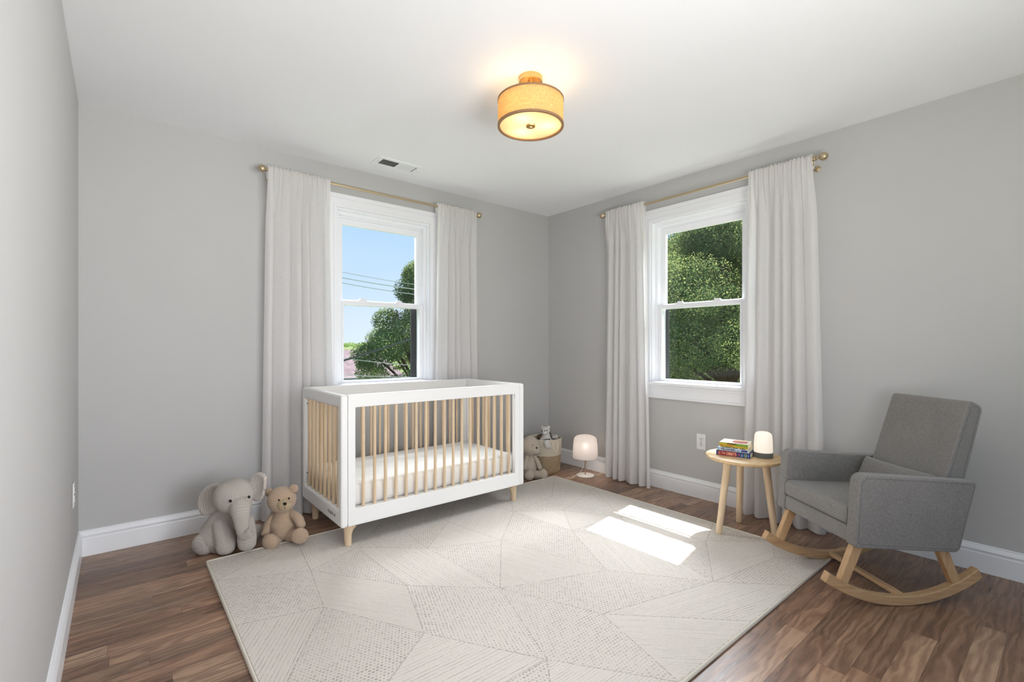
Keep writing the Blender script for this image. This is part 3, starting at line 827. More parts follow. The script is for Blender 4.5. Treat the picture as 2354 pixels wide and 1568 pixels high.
# ------------------------------------------------------------------ rug
RUG = (-2.985, -.440, -2.590, -.530)
RT = .011
rug_pts_px = []
def rug():
    x0, x1, y0, y1 = RUG; ins = .006
    x0 += ins; x1 -= ins; y0 += ins; y1 -= ins
    # corners of the woven patches, measured on the rug
    P = [(x0, y0), (x1, y0), (x1, y1), (x0, y1)]
    inner = RUGPTS
    P += [(x0, -.80), (x0, -1.27), (x0, -1.86), (x0, -2.2), (-2.55, y1), (-2.0, y1), (-1.45, y1), (-.95, y1), (x1, -.98), (x1, -1.45), (x1, -1.95), (x1, -2.3), (-.9, y0), (-1.35, y0), (-1.9, y0), (-2.45, y0)]
    P += inner
    V, E, F, *_ = geometry.delaunay_2d_cdt([Vector(p) for p in P], [(0, 1), (1, 2), (2, 3), (3, 0)], [], 0, 1e-4)
    bm = nb()
    vv = [bm.verts.new((p.x, p.y, RT)) for p in V]
    fs = [bm.faces.new([vv[i] for i in f]) for f in F]
    rnd = random.Random(21)
    # merge some neighbours into bigger quads
    edges = [e for e in bm.edges if len(e.link_faces) == 2 and rnd.random() < .34]
    used = set(); kill = []
    for e in edges:
        a, b_ = e.link_faces
        if a in used or b_ in used: continue
        used.add(a); used.add(b_); kill.append(e)
    bmesh.ops.dissolve_edges(bm, edges=kill, use_verts=False)
    kd = bm.faces.layers.float.new('kind'); dc = bm.faces.layers.float.new('dirc'); ds = bm.faces.layers.float.new('dirs')
    tn = bm.faces.layers.float.new('tone'); fq = bm.faces.layers.float.new('freq')
    kinds = {}
    bm.faces.ensure_lookup_table()
    for f in bm.faces:
        neigh = [kinds.get(g) for e in f.edges for g in e.link_faces if g is not f]
        k = 1. if neigh.count(0.) > neigh.count(1.) else (0. if neigh.count(1.) > neigh.count(0.) else float(rnd.random() < .5))
        kinds[f] = k; f[kd] = k
        e = max(f.edges, key=lambda q: q.calc_length()); d = (e.verts[1].co - e.verts[0].co).normalized()
        if k > .5:
            a = math.atan2(d.y, d.x) if rnd.random() < .35 else 0.0
            d = Vector((cos(a), sin(a), 0))
        f[dc] = d.x; f[ds] = d.y; f[tn] = rnd.uniform(.2, .8); f[fq] = rnd.choice((62., 74., 88.))
    me_faces = list(bm.faces)
    res = bmesh.ops.inset_individual(bm, faces=me_faces, thickness=.0022, use_even_offset=True)
    for f in res['faces']: f[kd] = 2.
    for f in bm.faces: f.normal_update()
    # sides down to the floor
    box(bm, x0, x1, y0, y1, .001, RT - .0005)
    o = finish('area_rug', bm, M['rug'], None, smooth=0)
    return o
RUGPTS = [(-2.60, -.98), (-2.32, -.86), (-2.66, -1.36), (-2.30, -1.42), (-2.02, -1.12), (-2.42, -1.80), (-1.98, -1.72), (-1.64, -1.30), (-1.72, -.86),
          (-1.28, -.98), (-1.22, -1.46), (-1.46, -1.92), (-1.78, -2.16), (-2.16, -2.22), (-.86, -.92), (-.80, -1.50), (-1.02, -1.86), (-.74, -2.06), (-1.16, -2.32), (-.66, -2.40), (-1.00, -1.18)]
ro = rug(); tag(ro, 'large cream area rug with woven patches of dots and lines on the wood floor', 'rug')
x0, x1, y0, y1 = RUG
b = nb(); loop = rounded([(x0, y0), (x1, y0), (x1, y1), (x0, y1)], .012, 5)
pts = []
for i in range(len(loop)):
    p, q = Vector(loop[i]), Vector(loop[(i + 1) % len(loop)]); n_ = max(1, int((q - p).length / .08))
    for k in range(n_): 
        v_ = p.lerp(q, k / n_); pts.append((v_.x, v_.y, .0068))
ring_tube(b, pts, [(.0085, .0065)] * len(pts), 10, closed=True, up=(0, 0, 1)); finish('binding', b, M['binding'], ro)

# ------------------------------------------------------------------ crib
CX0, CX1, CY0, CY1, CZ0, CZ1 = -2.402, -1.072, -.850, -.135, .128, .862
crib = empty('crib', ((CX0 + CX1) / 2, (CY0 + CY1) / 2, 0)); tag(crib, 'white baby crib with natural wood spindles and tapered legs below the left window', 'crib')
ox, oy = crib.location.x, crib.location.y
def cf(name, bm, mat, **k):
    bmesh.ops.translate(bm, vec=(-ox, -oy, 0), verts=bm.verts); return finish(name, bm, mat, crib, **k)
RAILT, RAILB = .072, .096
def rounded_frame(bm, o, i, a0, a1, axis, rad=.012):
    frame_ring(bm, o, i, a0, a1, axis)
sp_r = .0095
def spindle(x, y, parent, r=.0095):
    b = nb(); ring_tube(b, [(x - ox, y - oy, CZ0 + RAILB - .006), (x - ox, y - oy, CZ1 - RAILT + .006)], r, 16)
    finish('spindle', b, M['birch'], parent, smooth=40)
for xa, xb, nm in ((CX0, CX0 + .040, 'l'), (CX1 - .040, CX1, 'r')):
    b = nb(); frame_ring(b, (CY0, CY1, CZ0, CZ1), (CY0 + .046, CY1 - .046, CZ0 + RAILB, CZ1 - RAILT), xa, xb, 'x')
    s = cf('end_panel', b, M['white'], smooth=40, bevel=.014, segs=4)
    n_ = 8; ya, yb = CY0 + .046, CY1 - .046
    for k in range(n_):
        spindle((xa + xb) / 2, ya + (yb - ya) * (k + .62) / (n_ + .25), s, .0106)
    if nm == 'l':
        for z in (.30, .755):
            b = nb(); ring_tube(b, [((xa + xb) / 2 - ox, yb - oy - .0015, z), ((xa + xb) / 2 - ox, yb - oy + .002, z)], .0038, 12); finish('bolt_hole', b, M['black'], s)
        mt = Matrix.Translation((xa - .0006 - ox, -.640 - oy, .172)) @ Matrix.Rotation(-pi / 2, 4, 'Z') @ Matrix.Rotation(pi / 2, 4, 'X')
        text_mesh('lettering', 'ECLBOB  AT', .023, M['greyplush'], s, mt, .0003, .0003)
for ya, yb, nm in ((CY0 + .003, CY0 + .035, 'f'), (CY1 - .035, CY1 - .003, 'b')):
    xa, xb = CX0 + .040, CX1 - .040
    b = nb(); frame_ring(b, (xa + .0008, xb - .0008, CZ0 + .003, CZ1 - .0006), (xa + .042, xb - .042, CZ0 + RAILB, CZ1 - RAILT), ya, yb, 'y')
    s = cf('front_panel' if nm == 'f' else 'back_panel', b, M['white'], smooth=40, bevel=.003, segs=2)
    # rebated lower edge
    b = nb(); box(b, xa + .001 - ox, xb - .001 - ox, ya - .0022 - oy, ya + .001 - oy, CZ0 + .006, CZ0 + .022) if nm == 'f' else box(b, xa - ox, xb - ox, yb - oy - .001, yb - oy + .001, CZ0 + .006, CZ0 + .022)
    finish('edge_moulding', b, M['white'], s, smooth=0)
    n_ = 17; sa, sb = xa + .042 + .052, xb - .042 - .044
    for k in range(n_): spindle(sa + (sb - sa) * k / (n_ - 1), (ya + yb) / 2, s, .0092)
    if nm == 'f':
        for z in (.30, .70):
            b = nb(); ring_tube(b, [(xb - .0438 - ox + .003, (ya + yb) / 2 - oy, z), (xb - .0415 - ox, (ya + yb) / 2 - oy, z)], .0035, 12); finish('bolt_hole', b, M['grey_rubber'], s)
# slatted mattress support
b = nb(); box(b, CX0 + .042, CX1 - .042, CY0 + .038, CY1 - .038, CZ0 + .080, CZ0 + .094); cf('mattress_support', b, M['white'], smooth=0)
# tapered legs with a flared, inward-sweeping top
for sx, lx in ((1, CX0 + .058), (-1, CX1 - .058)):
    for ly in (CY0 + .052, CY1 - .085):
        zf = RT + .001 if ly < -.53 else .0005
        b = nb(); P_, R_ = [], []
        for k in range(15):
            t = k / 14; z = zf + (CZ0 + .001 - zf) * t
            fl_ = max(0, (t - .45) / .55) ** 2.2
            P_.append((lx - ox + sx * .012 * fl_, ly - oy, z)); R_.append((.0185 + .006 * t + .018 * fl_, .0185 + .006 * t + .010 * fl_))
        ring_tube(b, P_, R_, 24, up=(1, 0, 0))
        finish('leg', b, M['birch'], crib)
# mattress
b = nb(); mx0, mx1, my0, my1, mz0, mz1 = CX0 + .046, CX1 - .046, CY0 + .043, CY1 - .043, CZ0 + .0945, .366
NX, NY = 60, 32
def mattress():
    b = nb(); rings_ = []
    # superellipse-like soft slab by stacking rounded rectangles
    prof = [(.018, 0.0), (.004, .010), (0, .03), (-.0015, .065), (0, .098), (.004, .112), (.012, .123), (.026, .131), (.05, .1345), (.10, .1360), (.18, .1365)]
    for ins, z in prof:
        ry = min(.04, .04); pts_ = rounded([(mx0 + ins, my0 + ins), (mx1 - ins, my0 + ins), (mx1 - ins, my1 - ins), (mx0 + ins, my1 - ins)], max(.045 - ins * .2, .01), 6)
        full = []
        for i in range(len(pts_)):
            p, q = Vector(pts_[i]), Vector(pts_[(i + 1) % len(pts_)]); n_ = 24 if (q - p).length > .12 else 1
            for k in range(n_): full.append(p.lerp(q, k / n_))
        rings_.append([b.verts.new((p.x, p.y, mz0 + z + .0012 * sin(p.x * 23) * sin(p.y * 17))) for p in full])
    for A_, B_ in zip(rings_, rings_[1:]):
        for j in range(len(A_)):
            k = (j + 1) % len(A_); b.faces.new((A_[j], A_[k], B_[k], B_[j]))
    b.faces.new(rings_[0]); b.faces.new(rings_[-1])
    return b
o = finish('crib_mattress', mattress(), M['sheet'], None, smooth=60); tag(o, 'thick crib mattress in a fitted white sheet inside the crib', 'mattress')

# ------------------------------------------------------------------ side table
TX, TY, TZ = -.406, -2.124, .465
t = empty('side_table', (TX, TY, 0)); tag(t, 'round three-legged pale wood side table beside the rocking chair', 'side table')
b = nb(); R_ = .216
lathe(b, [(.0001, TZ - .021), (R_ - .012, TZ - .021), (R_ - .003, TZ - .015), (R_, TZ - .005), (R_ - .002, TZ - .001), (R_ - .005, TZ), (.0001, TZ)], 96); finish('tabletop', b, M['table'], t)
for (fx, fy, fz) in ((-.577, -2.052, RT), (-.264, -2.029, .0005), (-.368, -2.290, .0005)):
    d = Vector((fx - TX, fy - TY, 0)); tp = d.normalized() * .118
    b = nb(); zt = TZ - .021
    p0 = Vector((tp.x, tp.y, zt)); p1 = Vector((d.x, d.y, fz))
    P_ = [p1, p1.lerp(p0, .03), p1.lerp(p0, .5), p1.lerp(p0, .90), p1.lerp(p0, .955), p0]
    ring_tube(b, P_, [.0165, .018, .0195, .0215, .024, .034], 28); finish('leg', b, M['birch'], t)

# ------------------------------------------------------------------ books on the table
def book(cx_, cy_, z, L, W, th, rot, spine_col, cover_col, label, deco):
    """local x along the spine, spine face at -y"""
    r = empty('book', (cx_, cy_, z), rot); tag(r, label, 'book', 'stacked books on the side table')
    b = nb(); c = .0013
    prism(b, [(0, 0), (W, 0), (W, c), (c, c), (c, th - c), (W, th - c), (W, th), (0, th)], 0, L, 'x')
    cov = finish('cover', b, [cover_col], r, smooth=0)
    b = nb(); prism(b, [(-.0008, 0), (.0006, 0), (.0006, th), (-.0008, th)], 0.0002, L - .0002, 'x'); sp = finish('spine', b, spine_col, r, smooth=0)
    b = nb(); box(b, .003, L - .003, .003, W - .004, c, th - c); finish('pages', b, M['page'], r, smooth=0)
    for d in deco:
        if d[0] == 'box':
            _, xa, xb, za, zb_, col = d; b = nb(); box(b, xa * L, xb * L, -.0013, -.0007, za * th, zb_ * th); finish('spine_panel', b, C(col), sp, smooth=0)
        elif d[0] == 'top':
            _, xa, xb, ya, yb, col = d; b = nb(); box(b, xa * L, xb * L, ya * W, yb * W, th - .0001, th + .0004); finish('cover_print', b, C(col), cov, smooth=0)
        else:
            _, s, xa, xe_, zz, size, col = d
            mt = Matrix.Translation((xa * L, -.0014, zz * th)) @ Matrix.Rotation(pi / 2, 4, 'X')
            text_mesh('lettering', s, size, C(col), sp, mt, .0003, .0005, width=(xe_ - xa) * L)
    return r
_cc = {}
def C(col):
    if col not in _cc: _cc[col] = plain('ink %d %d %d' % col, srgb(*col), .45)
    return _cc[col]
# spine runs from the stack's left-front corner towards the chair
BL = (-.505, -2.000); BR = (-.461, -2.187)
ang = math.atan2(BR[1] - BL[1], BR[0] - BL[0]); L0 = .192
book(BL[0], BL[1], TZ + .0003, L0, .142, .0290, ang, C((44, 66, 120)), C((46, 60, 104)), 'thick red and blue picture book, bottommost of the stack on the side table',
     [('box', .06, .62, .02, .97, (150, 34, 40)), ('text', '12 TH', .06, .27, .24, .0225, (240, 170, 150)), ('text', 'GBBETS', .30, .60, .20, .0250, (248, 190, 160)), ('text', 'S', .66, .70, .24, .020, (232, 90, 90)),
      ('text', 'JO', .73, .80, .22, .021, (150, 186, 224)), ('text', '53', .83, .90, .18, .0255, (206, 214, 120)), ('text', 'K', .93, .97, .24, .019, (130, 170, 220))])
o2 = Vector((cos(ang), sin(ang))) ; n2 = Vector((-sin(ang), cos(ang)))
p = Vector(BL) + o2 * .008 + n2 * .004
book(p.x, p.y, TZ + .0296, .174, .136, .0180, ang + .015, C((222, 230, 240)), C((196, 214, 232)), 'white and pale blue book, lying on the red and blue one in the stack',
     [('box', 0, .07, .03, .97, (150, 200, 224)), ('text', 'WELLIOSI BEEN', .10, .58, .24, .0145, (44, 60, 84)), ('text', 'mmm', .62, .73, .28, .012, (90, 140, 150)), ('box', .76, .96, .18, .84, (66, 76, 130))])
p = Vector(BL) + o2 * .024 + n2 * .010
book(p.x, p.y, TZ + .0479, .160, .132, .0060, ang + .01, C((232, 226, 180)), C((216, 206, 170)), 'very thin cream book with dark lettering, just under the yellow-green one',
     [('text', 'ILLLINLL IILM', .05, .60, .12, .0058, (50, 90, 84)), ('text', 'LLEM', .68, .86, .1, .0060, (60, 50, 40))])
p = Vector(BL) + o2 * .017 + n2 * .006
book(p.x, p.y, TZ + .0541, .160, .134, .0250, ang + .01, C((206, 172, 40)), C((240, 238, 226)), 'yellow-green spined book with a white cover, topmost of the stack',
     [('box', .0, .62, .48, .98, (186, 178, 52)), ('box', .60, 1.0, .36, .99, (138, 172, 62)), ('box', .28, .60, .62, .95, (84, 74, 58)), ('text', 'TEL', .29, .38, .66, .009, (200, 60, 40)), ('text', 'Ja  e ouu', .04, .50, .22, .0085, (186, 96, 30)),
      ('top', .40, .92, .28, .62, (186, 62, 62)), ('top', .44, .90, .64, .84, (236, 190, 140)), ('top', .52, .80, .12, .24, (196, 96, 80))])

# ------------------------------------------------------------------ night light on the table
nx, ny = -.350, -2.214
r = empty('night_light', (nx, ny, TZ)); tag(r, 'glowing white dome night light with grey base on the side table', 'night light')
b = nb(); lathe(b, [(.0001, .0003), (.050, .0003), (.0525, .003), (.0535, .028), (.052, .031), (.0001, .031)], 48); finish('base', b, fabric('grey woven band', srgb(96, 96, 96), srgb(128, 128, 128), 900), r)
b = nb(); prof = [(.0001, .031), (.0515, .031), (.0515, .040), (.0505, .090), (.0475, .128)]
for k in range(9):
    a = radians(10 * k); prof.append((.0475 * cos(a) ** .7 if k < 9 else 0, .128 + .026 * sin(a)))
prof.append((.0001, .155))
lathe(b, prof, 48); finish('dome', b, glow('warm glowing dome', (1., .85, .68), .60, (.60, .58, .56), .4), r)
lo = lamp('night_light_glow', 'POINT', (0, 0, 0), .25, (1., .82, .6), shadow_soft_size=.06); lo.parent = r; lo.location = (0, 0, .30)
bpy.data.objects.remove(lo)

# ------------------------------------------------------------------ corner lamp
lx, ly = -.203, -.668
r = empty('table_lamp', (lx, ly, 0)); tag(r, 'small lit lamp with frosted dome shade standing on the floor near the corner', 'lamp')
b = nb(); lathe(b, [(.0001, .0005), (.076, .0005), (.078, .003), (.077, .009), (.072, .012), (.0001, .013)], 48); finish('base', b, M['lampwhite'], r)
b = nb(); ring_tube(b, [(0, 0, .012), (0, 0, .225)], .0055, 16); finish('pole', b, plain('champagne metal', srgb(206, 184, 156), .3, 1.), r)
M['opal'] = mat_shade('frosted opal shade', srgb(240, 234, 230), .42, .13)
b = nb(); prof = [(.107, .160), (.1085, .20), (.105, .27), (.100, .312)]
for k in range(1, 10):
    a = radians(10 * k); prof.append((max(.0001, .100 * cos(a) ** .55), .312 + .044 * sin(a)))
prof.append((.0001, .356))
prof2 = [(q - .002 if q > .01 else .0001, z if i < 3 else z - .002) for i, (q, z) in enumerate(prof)][::-1]
lathe(b, prof + prof2, 56); finish('shade', b, M['opal'], r)
b = nb(); blob(b, (0, 0, .262), (.024, .024, .028), seg=24, rings=16); finish('bulb', b, glow('lit lamp bulb', (1., .95, .88), 20.), r)
lo = lamp('lamp_light', 'POINT', (0, 0, 0), .45, (1., .92, .84), shadow_soft_size=.03); lo.parent = r; lo.location = (0, 0, .262)
b = nb(); pp, rr = smooth_path([(-.004, .008, .150), (-.010, .014, .085), (-.026, .028, .036), (-.060, .050, .006), (-.10, .045, .003), (-.145, .030, .003), (-.175, .06, .003)], [.0022] * 7, 8); ring_tube(b, pp, rr, 8); finish('cord', b, M['lampwhite'], r)
b = nb(); pp, rr = smooth_path([(.07, .01, .004), (.10, -.045, .004), (.145, -.05, .004), (.180, -.03, .004)], [.0022] * 4, 6); ring_tube(b, pp, rr, 8); finish('cord', b, M['lampwhite'], r)

# ------------------------------------------------------------------ woven basket
bx, by = -.362, -.329
r = empty('storage_basket', (bx, by, 0)); tag(r, 'two-tone rope basket filled with toys in the room corner', 'basket')
def basket_r(z): return .134 + .016 * (z / .31) + (-.016 * ((.03 - z) / .03) ** 2 if z < .03 else 0)
zsl = [.002, .008, .016, .026, .05, .08, .11, .14, .163]
b = nb(); lathe(b, [(.0001, .002)] + [(basket_r(z), z) for z in zsl] + [(basket_r(z) - .006, z) for z in reversed(zsl[3:])] + [(.0001, .012)], 64); finish('braided_base', b, M['braid'], r)
zsu = [.163, .19, .23, .27, .305]
b = nb(); lathe(b, [(basket_r(z) + .0006, z) for z in zsu] + [(basket_r(.31) - .001, .311), (basket_r(.31) - .006, .309)] + [(basket_r(z) - .007, z) for z in reversed(zsu)], 64, closed_prof=True); finish('coiled_rim', b, M['coil'], r)
# loop handle on the side facing the room
def handle(adeg):
    b = nb(); a = radians(adeg)
    pts_ = []
    for k in range(13):
        q = k / 12 * pi; da = .20 * cos(q); z = .285 - .085 * sin(q); rr_ = basket_r(z) + .004 + .010 * sin(q)
        pts_.append((rr_ * cos(a + da), rr_ * sin(a + da), z))
    ring_tube(b, pts_, .0055, 10); finish('handle', b, M['cream'], r)
handle(262); handle(82)

def plush_frame(name, loc, label, cat='stuffed toy', group=None, turn=0.):
    r = empty(name, loc, radians(-39.7 + turn)); return tag(r, label, cat, group)

# ------------------------------------------------------------------ toys in the basket (local x to the right, -y towards the room)
b0 = plush_frame('plush_toy', (bx - .045, by - .060, .205), 'off-white plush animal with dark patches peeking out of the basket', group=None)
b = nb(); limb(b, [(0, 0, .03), (0, 0, .09), (.002, 0, .135)], [.062, .056, .036], n=5); finish('body', b, M['whiteplush'], b0)
b = nb(); blob(b, (-.008, -.012, .175), (.040, .038, .036)); blob(b, (-.014, -.044, .163), (.022, .018, .018)); finish('head', b, M['whiteplush'], b0)
b = nb(); blob(b, (.022, 0, .206), (.014, .009, .014)); finish('ear', b, M['whiteplush'], b0)
b = nb(); blob(b, (-.036, .006, .204), (.012, .009, .012)); finish('ear', b, M['whiteplush'], b0)
b = nb(); limb(b, [(.028, -.010, .17), (.042, -.012, .13), (.050, -.012, .098)], [.010, .011, .009], n=4); finish('long_ear', b, M['greyplush'], b0)
for q in ((-.018, -.052, .182), (.004, -.050, .186)):
    b = nb(); blob(b, q, (.0048, .004, .0052), seg=12, rings=8); finish('eye', b, M['black'], b0)
b = nb(); blob(b, (-.038, -.034, .178), (.006, .006, .011), seg=14, rings=10); finish('dark_patch', b, M['black'], b0)
b = nb(); limb(b, [(.02, -.055, .05), (.004, -.082, .062), (-.002, -.090, .086)], [.026, .030, .028], n=4); finish('leg', b, M['whiteplush'], b0)
b = nb(); pp, rr = smooth_path([(-.060, -.025, .068), (-.035, -.058, .098), (.0, -.066, .108), (.03, -.055, .108)], [.0065] * 4, 6); ring_tube(b, pp, rr, 10); finish('scarf', b, M['greyplush'], b0)
b0 = plush_frame('plush_toy', (bx + .045, by + .01, .215), 'brown plush lying deep inside the basket, behind its rim')
b = nb(); blob(b, (0, 0, .055), (.070, .060, .045)); finish('body', b, M['brownplush'], b0)
b = nb(); blob(b, (-.06, .06, .075), (.040, .035, .030)); finish('head', b, M['brownplush'], b0)
b = nb(); limb(b, [(-.03, -.05, .055), (-.05, -.075, .065)], [.022, .020], n=3); finish('leg', b, M['brownplush'], b0)
b0 = plush_frame('rattle_toy', (bx + .040, by - .055, .285), 'small white bone-shaped soft toy at the basket rim', 'toy')
b = nb(); limb(b, [(-.022, 0, .020), (.026, .004, .026)], [.0125, .0125], n=4); finish('bar', b, M['whiteplush'], b0)
b = nb(); blob(b, (-.030, 0, .019), (.014, .014, .016)); finish('end_knob', b, M['whiteplush'], b0)
b = nb(); blob(b, (.034, .004, .028), (.014, .014, .017)); finish('end_knob', b, M['whiteplush'], b0)

# ------------------------------------------------------------------ seated oatmeal doll between crib and basket
def toy_at(px, py, dy, px0, py0):
    """toy drawing units to metres: right, back (dy), up from the toy's foot point"""
    Z0 = 1090 * 1.132 / (py0 - 796); Z = Z0 + dy
    return ((px - 1177) * Z - (px0 - 1177) * Z0) / 1090, dy, 1.132 - (py - 796) * Z / 1090
def toy_foot(px0, py0):
    X = (px0 - 1177) / 1090.; t_ = 1.132 * 1090 / (py0 - 796)
    return (-3.340 + t_ * (X * .7694 + .6388), -3.445 + t_ * (-X * .6388 + .7694), 0)
def at_doll(zx, zy, dy=0.):
    return toy_at(1180 + zx / 7.84, 940 + zy / 7.84, dy, 1215, 1100)
d0 = plush_frame('plush_doll', toy_foot(1215, 1100), 'oatmeal round-headed plush doll sitting between crib and basket', 'stuffed toy')
b = nb(); limb(b, [at_doll(290, 1130, .02), at_doll(295, 1040, .02), at_doll(315, 900, .02), at_doll(320, 830, .02)], [.058, .062, .044, .024], n=6); finish('body', b, M['doll'], d0)
b = nb(); c = at_doll(300, 665, .02); blob(b, c, (.083, .078, .084), egg=.10); blob(b, (c[0] + .040, c[1] - .03, c[2] - .028), (.046, .046, .040)); finish('head', b, M['doll'], d0)
b = nb(); limb(b, [at_doll(385, 850, .0), at_doll(440, 960, -.01), at_doll(480, 1060, -.02)], [.014, .019, .020], n=5); finish('arm', b, M['doll'], d0)
b = nb(); limb(b, [at_doll(250, 850, .0), at_doll(225, 960, -.01), at_doll(215, 1060, -.02)], [.014, .019, .020], n=5); finish('arm', b, M['doll'], d0)
for pts_, rr_ in (([at_doll(285, 1170, -.01), at_doll(280, 1225, -.045), at_doll(290, 1262, -.055)], [.036, .040, .042]), ([at_doll(400, 1205, .0), at_doll(470, 1215, -.01), at_doll(545, 1180, -.015)], [.036, .036, .044])):
    b = nb(); pts_ = [(x, y, max(z, r_ * .97)) for (x, y, z), r_ in zip(pts_, rr_)]
    limb(b, pts_, rr_, n=5); finish('leg', b, M['doll'], d0)
for q in ((420, 705), (345, 655)):
    x, y, z = at_doll(*q, -.046 if q[0] == 420 else -.060)
    b = nb(); blob(b, (x, y, z), (.0085, .006, .0085) if q[0] == 420 else (.004, .003, .004), seg=14, rings=10); finish('eye', b, M['black'], d0)
b = nb(); prism(b, rounded([(.150, .012), (.166, .040), (.156, .072), (.138, .088), (.132, .050)], .008, 3), -.028, -.020, 'y'); finish('cloth_foot', b, M['muzzle'], d0, smooth=40, bevel=.003)

# ------------------------------------------------------------------ grey knitted elephant
def at_el(zx, zy, dy=0.):
    return toy_at(400 + zx / 6.03, 1050 + zy / 6.03, dy, 527, 1266)
def el_loc(): return toy_foot(527, 1266)
e0 = plush_frame('plush_elephant', el_loc(), 'grey rib-knitted plush elephant sitting by the back wall, left of the bear', 'stuffed toy')
RB = .0088
b = nb(); P_ = [at_el(640, 1180, .05), at_el(660, 1060, .04), at_el(720, 900, .03), at_el(780, 760, .02)]
P_[0] = (P_[0][0], P_[0][1], .085)
limb(b, P_, [.088, .112, .092, .062], RB, 40, 7); finish('body', b, M['knit'], e0)
c = at_el(832, 545, -.02); b = nb(); blob(b, c, (.100, .098, .097), (radians(8), 0, 0), RB, 48, 28); blob(b, at_el(905, 670, -.060), (.062, .052, .066), (0, radians(-8), 0), RB, 36, 20); finish('head', b, M['knit'], e0)
b = nb(); limb(b, [at_el(915, 680, -.075), at_el(925, 770, -.100), at_el(935, 900, -.112), at_el(950, 1030, -.118), at_el(985, 1085, -.125), at_el(1045, 1060, -.130)], [.052, .045, .036, .029, .027, .024], RB, 28, 6); finish('trunk', b, M['knit'], e0)
def ear(pts2, dy, name='ear', tilt=0.):
    """flat padded ear with a dished inside and a thick rolled edge"""
    loop = [Vector(at_el(a, c_, 0)) for a, c_ in pts2]; cc = sum(loop, Vector()) / len(loop)
    from mathutils import Euler
    smp, _ = smooth_path(loop + [loop[0]], [1] * (len(loop) + 1), 6); smp = smp[:-1]
    b = nb(); uvl = b.loops.layers.uv.verify()
    ns_ = len(smp); rings_ = []
    for k, (sc_, yy) in enumerate(((0, -.002), (.35, -.003), (.6, -.006), (.78, -.012), (.90, -.015), (.98, -.010), (1.0, .0), (.98, .012), (.85, .020), (.5, .022), (0, .022))):
        if sc_ == 0: rings_.append([b.verts.new((cc.x, dy + yy + tilt * 0, cc.z))])
        else: rings_.append([b.verts.new((cc.x + (p_.x - cc.x) * sc_, dy + yy + tilt * (p_.x - cc.x) * sc_, cc.z + (p_.z - cc.z) * sc_)) for p_ in smp])
    for A_, B_ in zip(rings_, rings_[1:]):
        for j in range(ns_):
            k = (j + 1) % ns_
            if len(A_) == 1: f = b.faces.new((A_[0], B_[k], B_[j]))
            elif len(B_) == 1: f = b.faces.new((A_[j], A_[k], B_[0]))
            else: f = b.faces.new((A_[j], A_[k], B_[k], B_[j]))
            for lp in f.loops: lp[uvl].uv = (lp.vert.co.x / RB, lp.vert.co.z / RB)
    finish(name, b, M['knit'], e0, smooth=180)
ear([(640, 395), (560, 375), (450, 420), (370, 520), (345, 640), (375, 760), (450, 820), (560, 780), (620, 720), (600, 560)], .005, tilt=.15)
ear([(1000, 330), (1060, 265), (1150, 235), (1230, 270), (1248, 360), (1225, 500), (1190, 600), (1120, 640), (1060, 620), (1040, 480)], .03, tilt=-.2)
def el_leg(pts_, rr_):
    b = nb(); pts_ = [(x, y, max(z, r_ * .82)) for (x, y, z), r_ in zip(pts_, rr_)]; limb(b, pts_, rr_, RB, 28, 6); finish('leg', b, M['knit'], e0)
el_leg([at_el(650, 930, -.03), at_el(690, 1090, -.045), at_el(715, 1220, -.05), at_el(722, 1285, -.05)], [.042, .045, .049, .047])
el_leg([at_el(1000, 880, -.02), at_el(1010, 1020, -.03), at_el(1012, 1140, -.035), at_el(1012, 1205, -.035)], [.040, .044, .047, .045])
el_leg([at_el(520, 1090, .03), at_el(470, 1170, .0), at_el(410, 1270, -.03)], [.060, .056, .060])
el_leg([at_el(1000, 1050, .10), at_el(1080, 1050, .115), at_el(1150, 1040, .115)], [.044, .040, .042])
for q, dy in (((783, 615), -.124), ((1040, 558), -.088)):
    x, y, z = at_el(*q, dy); b = nb(); blob(b, (x, y, z), (.0075, .005, .0082), seg=16, rings=10); finish('eye', b, M['black'], e0)

# ------------------------------------------------------------------ tan teddy bear
def at_be(zx, zy, dy=0.):
    return toy_at(400 + zx / 6.03, 1050 + zy / 6.03, dy, 652, 1252)
def be_loc(): return toy_foot(652, 1252)
t0 = plush_frame('teddy_bear', be_loc(), 'tan boucle teddy bear sitting on the floor between elephant and crib', 'stuffed toy')
b = nb(); c = at_be(1518, 985, .03); limb(b, [(c[0], .03, .078), (c[0], .03, .115), (c[0] + .002, .025, .175), (c[0] + .001, .02, .205)], [.070, .074, .052, .034], n=7); finish('body', b, M['bear'], t0)
b = nb(); hc = at_be(1495, 595, .0); blob(b, hc, (.078, .072, .073), (0, radians(4), 0), seg=44, rings=26); finish('head', b, M['bear'], t0)
for q in ((1325, 500), (1660, 442)):
    x, y, z = at_be(*q, .005); b = nb(); blob(b, (x, y, z), (.026, .015, .025), seg=28, rings=16); finish('ear', b, M['bear'], t0)
x, y, z = at_be(1530, 668, -.062); b = nb(); blob(b, (x, y, z), (.036, .026, .032), seg=30, rings=18); finish('muzzle', b, M['muzzle'], t0)
x, y, z = at_be(1537, 655, -.088); b = nb(); blob(b, (x, y, z), (.011, .006, .0088), seg=18, rings=10, egg=-.25); finish('nose', b, M['black'], t0)
x, y, z = at_be(1537, 700, -.0875); b = nb(); ring_tube(b, [(x, y + .001, z - .010), (x, y, z + .008)], .0011, 8); finish('mouth_stitch', b, M['black'], t0)
for q in ((1455, 602), (1594, 578)):
    x, y, z = at_be(*q, -.067); b = nb(); blob(b, (x, y, z), (.0055, .004, .0062), seg=14, rings=10); finish('eye', b, M['black'], t0)
